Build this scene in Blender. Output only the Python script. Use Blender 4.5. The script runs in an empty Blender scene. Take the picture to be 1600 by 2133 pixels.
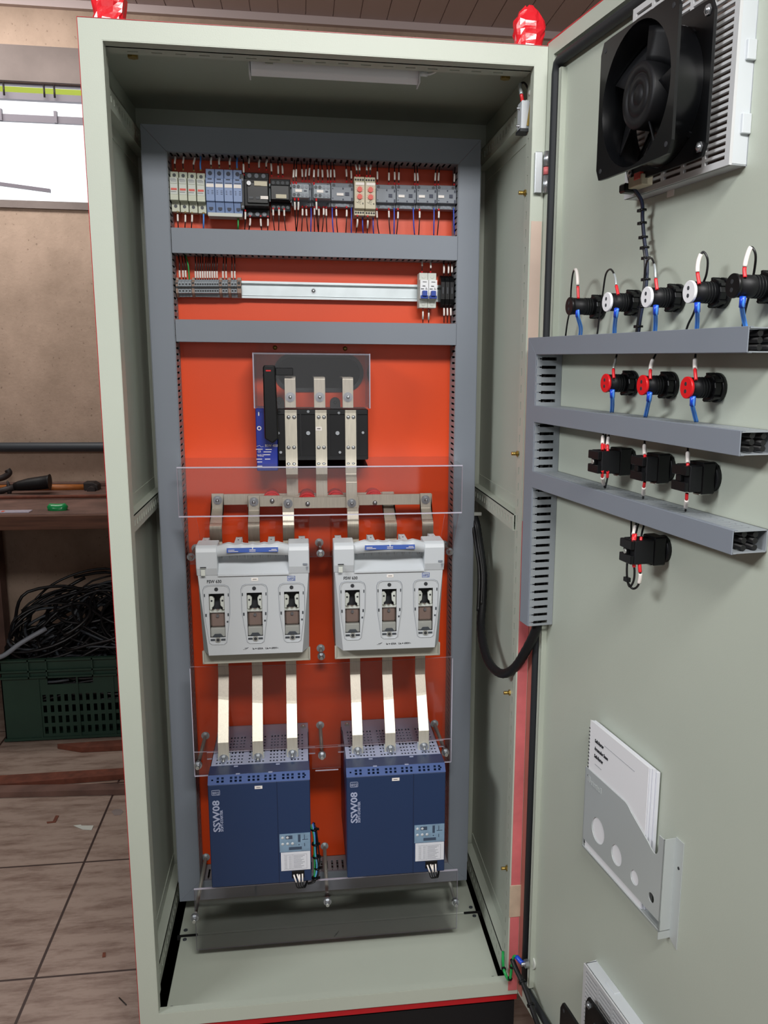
import bpy, bmesh, math, random
from mathutils import Vector, Matrix, Euler
random.seed(7)
C = bpy.data.collections.new('scene'); bpy.context.scene.collection.children.link(C)
V3 = Vector
pi = math.pi
# ------------------------------------------------------------------ camera model (also used to read positions off the photo)
F = 1851.67; CAM = V3((.2953, -1.5835, 1.2599)); CE = Euler((1.3729, -.0097, -.1461)); CM = CE.to_matrix()
PX, PY = 898.63, 1122.96
TH = 1.4170; HX = .735
UD = V3((math.cos(TH), -math.sin(TH), 0)); YD = V3((math.sin(TH), math.cos(TH), 0))
def ray(x, y): return CM @ V3(((x-PX)/F, -(y-PY)/F, -1))
def A(px, py, Y):
    d = ray(px, py); t = (Y-CAM.y)/d.y; return CAM + d*t
def AZ(px, py, Z):
    d = ray(px, py); t = (Z-CAM.z)/d.z; return CAM + d*t
def D(px, py, off):
    """pixel -> door-local (u, -off, z) on the plane standing off the door's inner skin"""
    O = V3((HX, 0, 0)) - YD*off; d = ray(px, py); t = (O-CAM).dot(YD)/d.dot(YD); P = CAM + d*t
    return V3(((P-O).dot(UD), -off, P.z))
DM = Matrix.Translation(V3((HX, 0, 0))) @ Matrix.Rotation(-TH, 4, 'Z')
def D2W(p): return DM @ V3(p)
# ------------------------------------------------------------------ materials
def lin(c):
    return tuple((x/12.92 if x <= .04045 else ((x+.055)/1.055)**2.4) for x in c)
def hexc(h): return lin(tuple(int(h[i:i+2], 16)/255 for i in (0, 2, 4)))
def mat(name, col, rough=.5, metal=0, var=0, scale=20, bump=0, bscale=200, coat=0, spec=.5, brushed=None):
    m = bpy.data.materials.new(name); m.use_nodes = True; nt = m.node_tree; N = nt.nodes; L = nt.links
    b = N['Principled BSDF']; c = hexc(col) if isinstance(col, str) else col
    b.inputs['Base Color'].default_value = (*c, 1); b.inputs['Roughness'].default_value = rough; b.inputs['Metallic'].default_value = metal
    b.inputs['Coat Weight'].default_value = coat; b.inputs['Specular IOR Level'].default_value = spec
    tc = N.new('ShaderNodeTexCoord')
    if var:
        n = N.new('ShaderNodeTexNoise'); n.inputs['Scale'].default_value = scale; n.inputs['Detail'].default_value = 6
        L.new(tc.outputs['Object'], n.inputs['Vector'])
        if brushed:
            mp = N.new('ShaderNodeMapping'); mp.inputs['Scale'].default_value = brushed; L.new(tc.outputs['Object'], mp.inputs['Vector']); L.new(mp.outputs[0], n.inputs['Vector'])
        r = N.new('ShaderNodeValToRGB'); r.color_ramp.elements[0].position = .3; r.color_ramp.elements[1].position = .7
        r.color_ramp.elements[0].color = (*[x*(1-var) for x in c], 1); r.color_ramp.elements[1].color = (*[min(1, x*(1+var)) for x in c], 1)
        L.new(n.outputs['Fac'], r.inputs['Fac']); L.new(r.outputs[0], b.inputs['Base Color'])
    if bump:
        n2 = N.new('ShaderNodeTexNoise'); n2.inputs['Scale'].default_value = bscale; n2.inputs['Detail'].default_value = 3; L.new(tc.outputs['Object'], n2.inputs['Vector'])
        bp = N.new('ShaderNodeBump'); bp.inputs['Strength'].default_value = bump; bp.inputs['Distance'].default_value = .002
        L.new(n2.outputs['Fac'], bp.inputs['Height']); L.new(bp.outputs[0], b.inputs['Normal'])
    return m
M = {}
def mk(k, *a, **kw): M[k] = mat(k, *a, **kw)
mk('cream', 'B6BDB0', .42, var=.03, scale=3, bump=.08, bscale=500)
mk('cream_pink', 'C9B3A4', .5, var=.08, scale=9)
mk('red_paint', 'B3121C', .35)
mk('red_film', 'C7686A', .4, var=.16, scale=14, bump=.3, bscale=60)
mk('red_brown', 'A8675C', .5, var=.12, scale=12)
mk('red_tape', 'E0242F', .22, var=.12, scale=30, bump=.6, bscale=40, coat=.6)
mk('tape_beige', 'B9A58F', .6, var=.12, scale=40)
mk('orange', 'E4480F', .38, var=.03, scale=4, bump=.05, bscale=400)
mk('duct', '7C838D', .5, var=.02, scale=5)
mk('duct_side', '8E9499', .5)
mk('black', '0B0C0E', .36, spec=.35); mk('black_soft', '101114', .5, spec=.35); mk('black_gloss', '08090B', .22, spec=.5)
mk('black_foam', '060606', .95)
mk('rubber', '1E2226', .6)
mk('galv', 'C4CDD0', .38, .55, var=.06, scale=30)
mk('chrome', 'B9BDC1', .28, .85)
mk('steel', 'B6B8B2', .34, .6)
mk('brass', 'A98F4E', .35, .8)
mk('tin', 'D2CCBC', .44, .45, var=.1, scale=10, brushed=(60, 60, 3))
mk('white', 'E8E9EC', .45); mk('marker', 'EDE6E0', .5); mk('offwhite', 'C8CCC4', .5)
mk('lightgrey', 'C3C8CC', .42); mk('switchgrey', 'BDC1C4', .4, var=.015, scale=4); mk('switchdark', 'A9A79B', .5)
mk('filter', 'C2C3C4', .5)
mk('fuse_blue', '7E93BC', .45); mk('fuse_cream', 'C3C7B4', .45); mk('dev_grey', '7D838C', .5); mk('dev_dark', '3B4046', .5)
mk('timer', 'C5BDA4', .5); mk('dial_red', 'D2493A', .45); mk('red_plastic', 'D8141C', .35)
mk('toggle_blue', '1D3F9C', .35); mk('navy', '1F3458', .42, var=.03, scale=5); mk('navy_light', '2F4C86', .42); mk('navy_dark', '14203C', .5)
mk('lilac', 'A6AEC8', .45); mk('label_blue', '2A4FA0', .4); mk('sw_blue', '1B2F94', .35)
mk('keypad', '7C97AE', .35, var=.15, scale=60); mk('keypad_dark', '3C4B60', .4)
mk('paper', 'D9DBE2', .6); mk('ink', '2A2C30', .6); mk('ink_soft', '8C8F96', .6)
mk('wire_black', '141416', .4); mk('wire_blue', '2C4FC0', .35); mk('wire_lblue', '4F92E8', .35); mk('wire_green', '1E9B4C', .35); mk('wire_cyan', '5FB0D8', .35)
mk('ferrule_red', 'D8222A', .35); mk('ferrule_blue', '1A46C8', .3); mk('ferrule_brass', '8A7445', .4)
mk('terminal', '8F979E', .5); mk('clamp_tan', '9A8274', .55)
mk('brown_fuse', '9A857A', .5); mk('alu_pocket', 'BEC4C3', .35, .25)
mk('green', '0F8A4A', .25); mk('wood', '5A3A2B', .75, var=.3, scale=8, brushed=(1, 12, 12)); mk('handle_wood', 'A8642E', .5, var=.2, scale=20, brushed=(2, 30, 30))
mk('darkwood', '664C43', .8, var=.35, scale=10, bump=.5, bscale=60)
mk('iron', '3A3535', .55, .5, var=.2, scale=30); mk('crate', '1E3A2E', .55, var=.1, scale=10)
mk('tube_white', 'F2F4FA', .4); mk('rusty', '6A3A2A', .8, var=.3, scale=30)
mk('alu_frame', '7C7680', .5); mk('yellow', 'B0A428', .5); mk('outside_green', 'B9CC4E', .8)
def acrylic():
    m = bpy.data.materials.new('clear_acrylic'); m.use_nodes = True; nt = m.node_tree; N = nt.nodes; L = nt.links
    N.remove(N['Principled BSDF']); o = N['Material Output']
    t = N.new('ShaderNodeBsdfTransparent'); t.inputs[0].default_value = (.955, .95, .955, 1)
    g = N.new('ShaderNodeBsdfGlossy'); g.inputs['Roughness'].default_value = .04
    fr = N.new('ShaderNodeFresnel'); fr.inputs['IOR'].default_value = 1.5
    mx = N.new('ShaderNodeMixShader'); L.new(fr.outputs[0], mx.inputs[0]); L.new(t.outputs[0], mx.inputs[1]); L.new(g.outputs[0], mx.inputs[2]); L.new(mx.outputs[0], o.inputs[0])
    m2 = bpy.data.materials.new('acrylic_edge'); m2.use_nodes = True; N = m2.node_tree.nodes; L = m2.node_tree.links
    b = N['Principled BSDF']; b.inputs['Base Color'].default_value = (.75, .72, .85, 1); b.inputs['Roughness'].default_value = .15
    t = N.new('ShaderNodeBsdfTransparent'); mx = N.new('ShaderNodeMixShader'); mx.inputs[0].default_value = .62
    L.new(t.outputs[0], mx.inputs[1]); L.new(b.outputs[0], mx.inputs[2]); L.new(mx.outputs[0], N['Material Output'].inputs[0])
    return m, m2
M['acrylic'], M['acrylic_edge'] = acrylic()
def floor_mat():
    m = mat('tile', '8A7468', .45); N = m.node_tree.nodes; L = m.node_tree.links; b = N['Principled BSDF']
    tc = N.new('ShaderNodeTexCoord'); br = N.new('ShaderNodeTexBrick'); br.offset = 0; br.squash = 1
    mp = N.new('ShaderNodeMapping'); mp.inputs['Location'].default_value = (.348, -.388, 0); L.new(tc.outputs['Object'], mp.inputs[0]); L.new(mp.outputs[0], br.inputs['Vector'])
    br.inputs['Scale'].default_value = 1; br.inputs['Brick Width'].default_value = .5; br.inputs['Row Height'].default_value = .5; br.inputs['Mortar Size'].default_value = .004; br.inputs['Mortar Smooth'].default_value = .3
    n = N.new('ShaderNodeTexNoise'); n.inputs['Scale'].default_value = 7; n.inputs['Detail'].default_value = 12; n.inputs['Roughness'].default_value = .7
    mp2 = N.new('ShaderNodeMapping'); mp2.inputs['Scale'].default_value = (1, 4.5, 1); L.new(tc.outputs['Object'], mp2.inputs[0]); L.new(mp2.outputs[0], n.inputs['Vector'])
    r = N.new('ShaderNodeValToRGB'); e = r.color_ramp.elements; e[0].position = .30; e[0].color = (*hexc('6A5347'), 1); e[1].position = .56; e[1].color = (*hexc('A08E82'), 1)
    L.new(n.outputs['Fac'], r.inputs[0]); L.new(r.outputs[0], br.inputs['Color1']); L.new(r.outputs[0], br.inputs['Color2']); br.inputs['Mortar'].default_value = (*hexc('3A2A26'), 1)
    L.new(br.outputs['Color'], b.inputs['Base Color'])
    return m
M['tile'] = floor_mat()
def plaster():
    m = mat('plaster', '9C8574', .9, bump=.5, bscale=90); N = m.node_tree.nodes; L = m.node_tree.links; b = N['Principled BSDF']
    tc = N.new('ShaderNodeTexCoord'); n = N.new('ShaderNodeTexNoise'); n.inputs['Scale'].default_value = 3.5; n.inputs['Detail'].default_value = 10; n.inputs['Roughness'].default_value = .65
    mp = N.new('ShaderNodeMapping'); mp.inputs['Scale'].default_value = (.9, 1, .7); L.new(tc.outputs['Object'], mp.inputs[0]); L.new(mp.outputs[0], n.inputs['Vector'])
    r = N.new('ShaderNodeValToRGB'); e = r.color_ramp.elements; e[0].position = .33; e[0].color = (*hexc('A08B7A'), 1); e[1].position = .62; e[1].color = (*hexc('C0A896'), 1)
    L.new(n.outputs['Fac'], r.inputs[0])
    n3 = N.new('ShaderNodeTexNoise'); n3.inputs['Scale'].default_value = 60; n3.inputs['Detail'].default_value = 4; L.new(tc.outputs['Object'], n3.inputs['Vector'])
    r3 = N.new('ShaderNodeValToRGB'); r3.color_ramp.elements[0].position = .27; r3.color_ramp.elements[1].position = .36; r3.color_ramp.elements[0].color = (.55, .52, .5, 1); r3.color_ramp.elements[1].color = (1, 1, 1, 1)
    L.new(n3.outputs['Fac'], r3.inputs[0]); mx = N.new('ShaderNodeMixRGB'); mx.blend_type = 'MULTIPLY'; mx.inputs[0].default_value = 1
    L.new(r.outputs[0], mx.inputs[1]); L.new(r3.outputs[0], mx.inputs[2]); L.new(mx.outputs[0], b.inputs['Base Color'])
    return m
M['plaster'] = plaster()
mk('cement', '857A76', .9, var=.15, scale=6, bump=.4, bscale=60); mk('pvc', 'C6B6B4', .5)
# ------------------------------------------------------------------ mesh builder
BASE = {}
def basis(frame):
    return DM if frame == 'D' else Matrix.Identity(4)
class MB:
    def __init__(s): s.v = []; s.f = []; s.m = []; s.sm = []
    def add(s, vs, fs, mi=0, smooth=False):
        o = len(s.v); s.v += [tuple(x) for x in vs]
        for f in fs: s.f.append(tuple(i+o for i in f)); s.m.append(mi); s.sm.append(smooth)
        return s
    def box(s, x0, x1, y0, y1, z0, z1, mi=0):
        v = [(x, y, z) for x in (x0, x1) for y in (y0, y1) for z in (z0, z1)]
        return s.add(v, [(0, 1, 3, 2), (4, 6, 7, 5), (0, 4, 5, 1), (2, 3, 7, 6), (0, 2, 6, 4), (1, 5, 7, 3)], mi)
    def obox(s, O, U, V, W, u, v, w, mi=0):
        """box spanned from O by u*U, v*V, w*W"""
        O, U, V, W = V3(O), V3(U)*u, V3(V)*v, V3(W)*w
        P = [O+U*i+V*j+W*k for i in (0, 1) for j in (0, 1) for k in (0, 1)]
        return s.add(P, [(0, 1, 3, 2), (4, 6, 7, 5), (0, 4, 5, 1), (2, 3, 7, 6), (0, 2, 6, 4), (1, 5, 7, 3)], mi)
    def prism(s, poly, ax, a, b, mi=0, mcap=None):
        n = len(poly)
        def P(p, t): return {'x': (t, p[0], p[1]), 'y': (p[0], t, p[1]), 'z': (p[0], p[1], t)}[ax]
        s.add([P(p, a) for p in poly]+[P(p, b) for p in poly], [(i, (i+1) % n, n+(i+1) % n, n+i) for i in range(n)], mi)
        s.add([P(p, a) for p in poly]+[P(p, b) for p in poly], [tuple(range(n)), tuple(range(2*n-1, n-1, -1))], mi if mcap is None else mcap)
        return s
    def cyl(s, a, b, r, n=16, r2=None, mi=0, caps=True, smooth=True):
        a, b = V3(a), V3(b); d = (b-a).normalized(); t = V3((0, 0, 1)) if abs(d.z) < .9 else V3((1, 0, 0))
        e1 = d.cross(t).normalized(); e2 = d.cross(e1); r2 = r if r2 is None else r2
        v = [a+(e1*math.cos(2*pi*i/n)+e2*math.sin(2*pi*i/n))*r for i in range(n)]+[b+(e1*math.cos(2*pi*i/n)+e2*math.sin(2*pi*i/n))*r2 for i in range(n)]
        s.add(v, [(i, (i+1) % n, n+(i+1) % n, n+i) for i in range(n)], mi, smooth)
        if caps: s.add(v, [tuple(range(n)), tuple(range(n, 2*n))], mi)
        return s
    def dome(s, c, d, r, h=None, n=14, k=4, mi=0):
        c, d = V3(c), V3(d).normalized(); h = h or r; t = V3((0, 0, 1)) if abs(d.z) < .9 else V3((1, 0, 0)); e1 = d.cross(t).normalized(); e2 = d.cross(e1); v = []; f = []
        for j in range(k):
            a = j/k*pi/2; v += [c+(e1*math.cos(2*pi*i/n)+e2*math.sin(2*pi*i/n))*r*math.cos(a)+d*h*math.sin(a) for i in range(n)]
        v.append(c+d*h)
        for j in range(k-1): f += [(j*n+i, j*n+(i+1) % n, (j+1)*n+(i+1) % n, (j+1)*n+i) for i in range(n)]
        f += [((k-1)*n+i, (k-1)*n+(i+1) % n, k*n) for i in range(n)]
        return s.add(v, f, mi, True)
    def tube(s, pts, r, n=8, mi=0, smooth=True):
        P = [V3(p) for p in pts]; rs = r if isinstance(r, (list, tuple)) else [r]*len(P); T = []
        for i in range(len(P)): T.append((P[min(i+1, len(P)-1)]-P[max(i-1, 0)]).normalized())
        e = T[0].cross(V3((.3, .9, .2))).normalized(); v = []
        for i, p in enumerate(P):
            e = (e-T[i]*e.dot(T[i])).normalized(); g = T[i].cross(e); v += [p+(e*math.cos(2*pi*k/n)+g*math.sin(2*pi*k/n))*rs[i] for k in range(n)]
        f = []
        for i in range(len(P)-1): f += [(i*n+k, i*n+(k+1) % n, (i+1)*n+(k+1) % n, (i+1)*n+k) for k in range(n)]
        s.add(v, f, mi, smooth); m = len(P)-1
        return s.add(v, [tuple(range(n)), tuple(range(m*n, m*n+n))], mi)
    def perf(s, O, U, V, w, h, t, holes, mi=0):
        """sheet with rectangular through holes (u0,u1,v0,v1), thickness t behind it"""
        O, U, V = V3(O), V3(U), V3(V); Nn = U.cross(V); r = lambda x: round(x, 6)
        us = sorted({0, r(w)} | {r(a) for q in holes for a in q[:2] if 0 < a < w}); vs = sorted({0, r(h)} | {r(a) for q in holes for a in q[2:] if 0 < a < h})
        nu, nv = len(us)-1, len(vs)-1; hol = [[False]*nv for _ in range(nu)]
        for q in holes:
            for i in range(nu):
                if q[0]-1e-6 < us[i] and us[i+1] < q[1]+1e-6:
                    for j in range(nv):
                        if q[2]-1e-6 < vs[j] and vs[j+1] < q[3]+1e-6: hol[i][j] = True
        idx = {}; vv = []; ff = []
        def g(i, j, k):
            if (i, j, k) not in idx: idx[(i, j, k)] = len(vv); vv.append(O+U*us[i]+V*vs[j]-Nn*(t*k))
            return idx[(i, j, k)]
        for i in range(nu):
            for j in range(nv):
                if hol[i][j]: continue
                ff.append((g(i, j, 0), g(i+1, j, 0), g(i+1, j+1, 0), g(i, j+1, 0))); ff.append((g(i, j, 1), g(i, j+1, 1), g(i+1, j+1, 1), g(i+1, j, 1)))
                for (di, dj, a, b) in ((-1, 0, (i, j), (i, j+1)), (1, 0, (i+1, j), (i+1, j+1)), (0, -1, (i, j), (i+1, j)), (0, 1, (i, j+1), (i+1, j+1))):
                    ii, jj = i+di, j+dj
                    if ii < 0 or jj < 0 or ii >= nu or jj >= nv or hol[ii][jj]:
                        ff.append((g(*a, 0), g(*b, 0), g(*b, 1), g(*a, 1)))
        return s.add(vv, ff, mi)
    def text(s, txt, O, size, U=(1, 0, 0), V=(0, 0, 1), mi=0, ext=.0003, align='LEFT', bold=False, xs=1, n=2):
        cu = bpy.data.curves.new('t', 'FONT'); cu.body = txt; cu.size = size; cu.extrude = ext; cu.align_x = align; cu.resolution_u = n
        if bold: cu.offset = size*.02
        o = bpy.data.objects.new('t', cu); C.objects.link(o); bpy.context.view_layer.update()
        me = bpy.data.meshes.new_from_object(o.evaluated_get(bpy.context.evaluated_depsgraph_get()))
        U, V, O = V3(U), V3(V), V3(O); W = U.cross(V)
        s.add([O+U*v.co.x*xs+V*v.co.y+W*v.co.z for v in me.vertices], [tuple(p.vertices) for p in me.polygons], mi)
        bpy.data.objects.remove(o); bpy.data.curves.remove(cu); bpy.data.meshes.remove(me); return s
    def obj(s, name, mats, parent=None, bev=0, base=None, frame='W', label=None, cat=None, group=None, kind=None, seg=1):
        me = bpy.data.meshes.new(name); r = parent
        if parent is not None:
            while r.parent is not None: r = r.parent
            b = V3(BASE[r.name])
        else:
            b = V3(base) if base is not None else V3((0, 0, 0))
        me.from_pydata([tuple(V3(v)-b) for v in s.v], [], s.f)
        for m in (mats if isinstance(mats, (list, tuple)) else [mats]): me.materials.append(M[m] if isinstance(m, str) else m)
        me.polygons.foreach_set('material_index', s.m); me.polygons.foreach_set('use_smooth', s.sm)
        bm = bmesh.new(); bm.from_mesh(me); bmesh.ops.remove_doubles(bm, verts=bm.verts, dist=1e-6); bmesh.ops.recalc_face_normals(bm, faces=bm.faces); bm.to_mesh(me); bm.free()
        o = bpy.data.objects.new(name, me); C.objects.link(o)
        if parent is not None: o.parent = parent
        else:
            o.matrix_world = basis(frame) @ Matrix.Translation(b); BASE[o.name] = tuple(b)
            tag(o, label, cat, group, kind)
        if parent is not None and label: o['label'] = label
        if bev:
            md = o.modifiers.new('edge', 'BEVEL'); md.width = bev; md.segments = seg; md.limit_method = 'ANGLE'; md.angle_limit = .6; md.harden_normals = False
        return o
def tag(o, label=None, cat=None, group=None, kind=None):
    if label: o['label'] = label
    if cat: o['category'] = cat
    if group: o['group'] = group
    if kind: o['kind'] = kind
def thing(name, label, cat, base, frame='W', group=None):
    o = bpy.data.objects.new(name, None); C.objects.link(o); o.empty_display_size = .02
    o.matrix_world = basis(frame) @ Matrix.Translation(V3(base)); BASE[o.name] = tuple(base); tag(o, label, cat, group); return o
def part(mb, name, mats, parent, **k): return mb.obj(name, mats, parent, **k)
def spl(P, k=6):
    P = [V3(p) for p in P]; Q = [2*P[0]-P[1]]+P+[2*P[-1]-P[-2]]; out = []
    for i in range(1, len(Q)-2):
        for j in range(k):
            t = j/k; a, b, c, d = Q[i-1:i+3]
            out.append(.5*((2*b)+(c-a)*t+(2*a-5*b+4*c-d)*t*t+(3*b-a-3*c+d)*t**3))
    return out+[P[-1]]
def seg_at(P, a, b):
    """sub-polyline between arc fractions a..b"""
    L = [0]
    for i in range(1, len(P)): L.append(L[-1]+(P[i]-P[i-1]).length)
    T = L[-1]
    def at(t):
        t *= T
        for i in range(1, len(P)):
            if L[i] >= t: return P[i-1].lerp(P[i], (t-L[i-1])/max(1e-9, L[i]-L[i-1]))
        return P[-1]
    n_ = 9; return [at(a+(b-a)*i/n_) for i in range(n_+1)]
def wire(P, r, m, label, group=None, marker=None, ferrule=None, fmat='ferrule_red', frame='W', mr=1.75, name='wire', markm='marker', cat='wire'):
    """a wire running along P; marker/ferrule are arc fractions (a, b) of a sleeve on it"""
    P = [V3(p) for p in P]
    w = MB().tube(P, r, 8).obj(name, m, base=P[0], frame=frame, label=label, cat=cat, group=group)
    if marker: MB().tube(seg_at(P, *marker), r*mr, 8).obj('marker_sleeve', markm, w)
    if ferrule: MB().tube(seg_at(P, *ferrule), r*1.6, 8).obj('ferrule', fmat, w)
    return w
def bolt(mb, c, d, r, mi=0, L=.004):
    """washer, hex nut and rounded stud end standing on c towards d"""
    c, d = V3(c), V3(d).normalized()
    mb.cyl(c, c+d*.0015, r, 18, mi=mi); mb.cyl(c+d*.0015, c+d*.003, r*.82, 18, mi=mi); mb.cyl(c+d*.003, c+d*.008, r*.66, 6, mi=mi, smooth=False); mb.cyl(c+d*.008, c+d*(.008+L), r*.36, 10, mi=mi); mb.dome(c+d*(.008+L), d, r*.36, r*.2, 10, 3, mi=mi)
# ================================================================== ROOM
GZ = -.18; CZ = 2.67; WY = 2.55
def struct(mb, name, m, **k): return mb.obj(name, m, kind='structure', **k)
struct(MB().box(-4, 4, -5, WY+.2, GZ-.05, GZ), 'floor', 'tile')
wx0, wx1, wz0, wz1 = -2.1, -.30, 1.90, 2.362
w = MB(); w.box(-4, wx0, WY, WY+.06, GZ, CZ).box(wx1, 4, WY, WY+.06, GZ, CZ).box(wx0, wx1, WY, WY+.06, GZ, wz0).box(wx0, wx1, WY, WY+.06, wz1, CZ)
struct(w, 'wall_back', 'plaster')
struct(MB().box(wx0-.1, wx1+.3, WY-.012, WY+.001, wz1+.0, wz1+.135), 'trim_1', 'cement', label='bare grey cement lintel band over the window')
w = MB().box(wx0, wx1, WY-.012, WY+.12, wz0-.03, wz0)
struct(w, 'trim_2', 'cement', label='cement window sill')
c = MB()
for i in range(-30, 26):
    x = .355+i*.113; c.box(x+.002, x+.111, -5, WY-.03, CZ, CZ+.01)
c.box(-4, 4, -5, WY, CZ+.006, CZ+.02)
struct(c, 'ceiling', 'pvc')
struct(MB().box(-4, 4, WY-.03, WY, CZ-.03, CZ+.006), 'trim_3', 'pvc', label='narrow trim strip where ceiling meets wall')
struct(MB().box(-4.1, -4, -5, WY, GZ, CZ), 'wall_left', 'plaster')
struct(MB().box(4, 4.1, -5, WY, GZ, CZ), 'wall_right', 'plaster')
struct(MB().box(-4, 4, -5.1, -5, GZ, CZ), 'wall_front', 'plaster')
wn = MB().box(wx0, wx1, WY+.02, WY+.05, wz1-.006, wz1+.0).box(wx0, wx1, WY+.02, WY+.05, wz1-.062, wz1-.036).box(wx1-.02, wx1, WY+.02, WY+.05, wz0, wz1).box(wx0, wx1, WY+.03, WY+.05, wz1-.145, wz1-.118)
win = struct(wn, 'window_1', 'alu_frame')
for x in (-.872, -.715, -.675): part(MB().cyl((x, WY+.0, wz1-.005), (x, WY+.0, wz1-.055), .004, 8), 'bar', 'iron', win)
for x in (-.90, -.683): part(MB().box(x-.006, x+.006, WY+.02, WY+.04, wz1-.145, wz1-.1), 'bar', 'alu_frame', win)
part(MB().obox((-1.02, WY+.05, 1.975), (.99, 0, -.1), (0, 1, 0), (0, 0, 1), .29, .02, .014), 'stay_arm', 'alu_frame', win)
_g0, _g1 = A(100, 207, WY+.9).z, A(100, 184, WY+.9).z
MB().box(wx0-1.2, wx1+1, WY+.9, WY+.94, _g0, _g1).obj('eaves_board', 'outside_green', base=(-1, WY+1, 2.6), label='yellow green strip outside above the bright window', cat='eaves board')

# ================================================================== CABINET
cab = thing('electrical_cabinet', 'tall open cream steel cabinet with red outside and dark plinth', 'cabinet', (.345, .25, GZ))
W0, W1, Z0, Z1, DP = -.035, .722, -.030, 1.780, .50
f = MB()
f.box(W0, 0, 0, .012, Z0, Z1).box(.70, W1, 0, .012, Z0, Z1).box(0, .70, 0, .012, 1.750, Z1).box(0, .70, 0, .012, Z0, 0)
# folded return lips round the opening
f.box(.0, .0012, .0003, .022, .0015, 1.7485).box(.6988, .70, .0003, .022, .0015, 1.7485).box(0, .70, .0003, .03, 1.7485, 1.75).box(0, .70, .0003, .018, 0, .0015)
part(f, 'front_frame', 'cream', cab)
s = MB().box(W0+.0001, W0+.0015, .0122, DP, Z0+.0002, Z1-.0045); part(s, 'side_panel', 'cream', cab)
s = MB().box(W1-.0015, W1-.0001, .0122, DP, Z0+.0002, Z1-.0045); part(s, 'side_panel', 'cream', cab)
part(MB().box(W0+.0002, W1-.0002, DP+.0002, DP+.002, Z0, Z1+.0005), 'back_panel', 'cream', cab)
part(MB().box(W0+.0002, W1-.0002, .0122, DP, Z1-.004, Z1-.0005), 'roof_panel', 'cream', cab)
r = MB().box(W0-.0011, W0-.0002, .0, DP, Z0-.002, Z1+.0011).box(W1+.0001, W1+.0018, .02, DP, Z0, Z1).box(W0-.0001, W1, .0, DP, Z1+.0006, Z1+.0014).box(W0-.001, W1, .004, .02, Z0-.016, Z0-.0002)
part(r, 'outer_skin', 'red_paint', cab, label='red painted outside of the cabinet')
fl = MB().box(.008, .692, .0185, .274, -.03, -.024); fl2 = MB().box(.004, .690, .279, .49, -.03, -.024)
pf = part(fl, 'floor_plate', 'cream', cab, bev=.001); pr = part(fl2, 'floor_plate', 'cream', cab, bev=.001)
for (x, y, p) in ((.018, .045, pf), (.680, .045, pf), (.018, .262, pf), (.682, .262, pf), (.016, .296, pr), (.680, .296, pr)):
    part(MB().cyl((x, y, -.024), (x, y, -.022), .0045, 12), 'screw', 'dev_dark', p)
g = MB().box(-.030, .722, .02, .49, -.034, -.031).box(-.0, .045, .272, .281, -.033, -.0235).box(.66, .70, .272, .281, -.033, -.0235).box(.0, .025, .018, .021, -.033, -.0235).box(.67, .70, .018, .021, -.033, -.0235)
part(g, 'sealing_foam', 'black_foam', cab, label='black sealing foam under the floor plates')
part(MB().box(W0+.01, W1-.01, .012, DP-.01, GZ, Z0-.001).box(W0+.006, W1-.004, .008, .012, GZ, Z0-.022), 'plinth', 'black_soft', cab)
def rail(z, side, up=True, y0=.06, y1=.49, hf=.03, fl=.024):
    """hat shaped perforated rail along the depth: wall flange, ledge, punched face, wall flange; z = ledge height"""
    m = MB(); w = W0+.0015 if side < 0 else W1-.0015; s = -side; fx = w+s*.021
    m.box(min(w, w+s*.0015), max(w, w+s*.0015), y0, y1, z, z+fl)
    m.box(min(w, fx), max(w, fx), y0, y1, z-.0015, z)
    hol = [(i*.025+.006, i*.025+.013, hf*.5-.006, hf*.5+.006) for i in range(int((y1-y0)/.025))]
    if s > 0: m.perf((fx, y0, z-hf), (0, 1, 0), (0, 0, 1), y1-y0, hf, .0015, hol)
    else: m.perf((fx, y1, z-hf), (0, -1, 0), (0, 0, 1), y1-y0, hf, .0015, hol)
    m.box(min(w, fx), max(w, fx), y0, y1, z-hf-.0015, z-hf)
    m.box(min(w, w+s*.0015), max(w, w+s*.0015), y0, y1, z-hf-fl, z-hf)
    return part(m, 'side_rail', 'cream', cab)
for sd in (-1, 1):
    a = rail(.972, sd); rail(1.712, sd, hf=.034); rail(.03, sd, hf=.045, fl=.03)
    x = W0+.006 if sd < 0 else W1-.006
    for z in (.985, .925): part(MB().dome((x, .075, z), (-sd, 0, 0), .009, .004, 14, 3), 'rivet', 'galv', a)
def post(side):
    m = MB(); x = .7030 if side > 0 else -.0030; hol = [(.012, .018, i*.0305+.004, i*.0305+.018) for i in range(56)]
    if side > 0: m.perf((x, .058, .01), (0, -1, 0), (0, 0, 1), .038, 1.73, .0015, hol)
    else: m.perf((x, .020, .01), (0, 1, 0), (0, 0, 1), .038, 1.73, .0015, hol)
    part(m, 'corner_post', 'cream', cab)
post(1); post(-1)
m = MB(); m.perf((.0, .06, 1.7485), (1, 0, 0), (0, -1, 0), .70, .035, .0015, [(.03+i*.038, .047+i*.038, .012, .0165) for i in range(17)])
part(m, 'top_rail', 'cream', cab)
for x in (.035, .665): part(MB().cyl((x, .07, 1.776), (x, .07, 1.748), .005, 10).cyl((x, .07, 1.752), (x, .07, 1.746), .009, 6, smooth=False), 'bolt', 'brass', cab)
for (x, y, z) in ((.7, .05, 1.09), (.7, .06, .61), (.698, .04, .235), (.7, .05, 1.555)):
    part(MB().cyl((.703, y, z), (.690, y, z), .0035, 10).cyl((.703, y, z), (.700, y, z), .006, 6, smooth=False), 'bolt', 'brass', cab)
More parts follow.
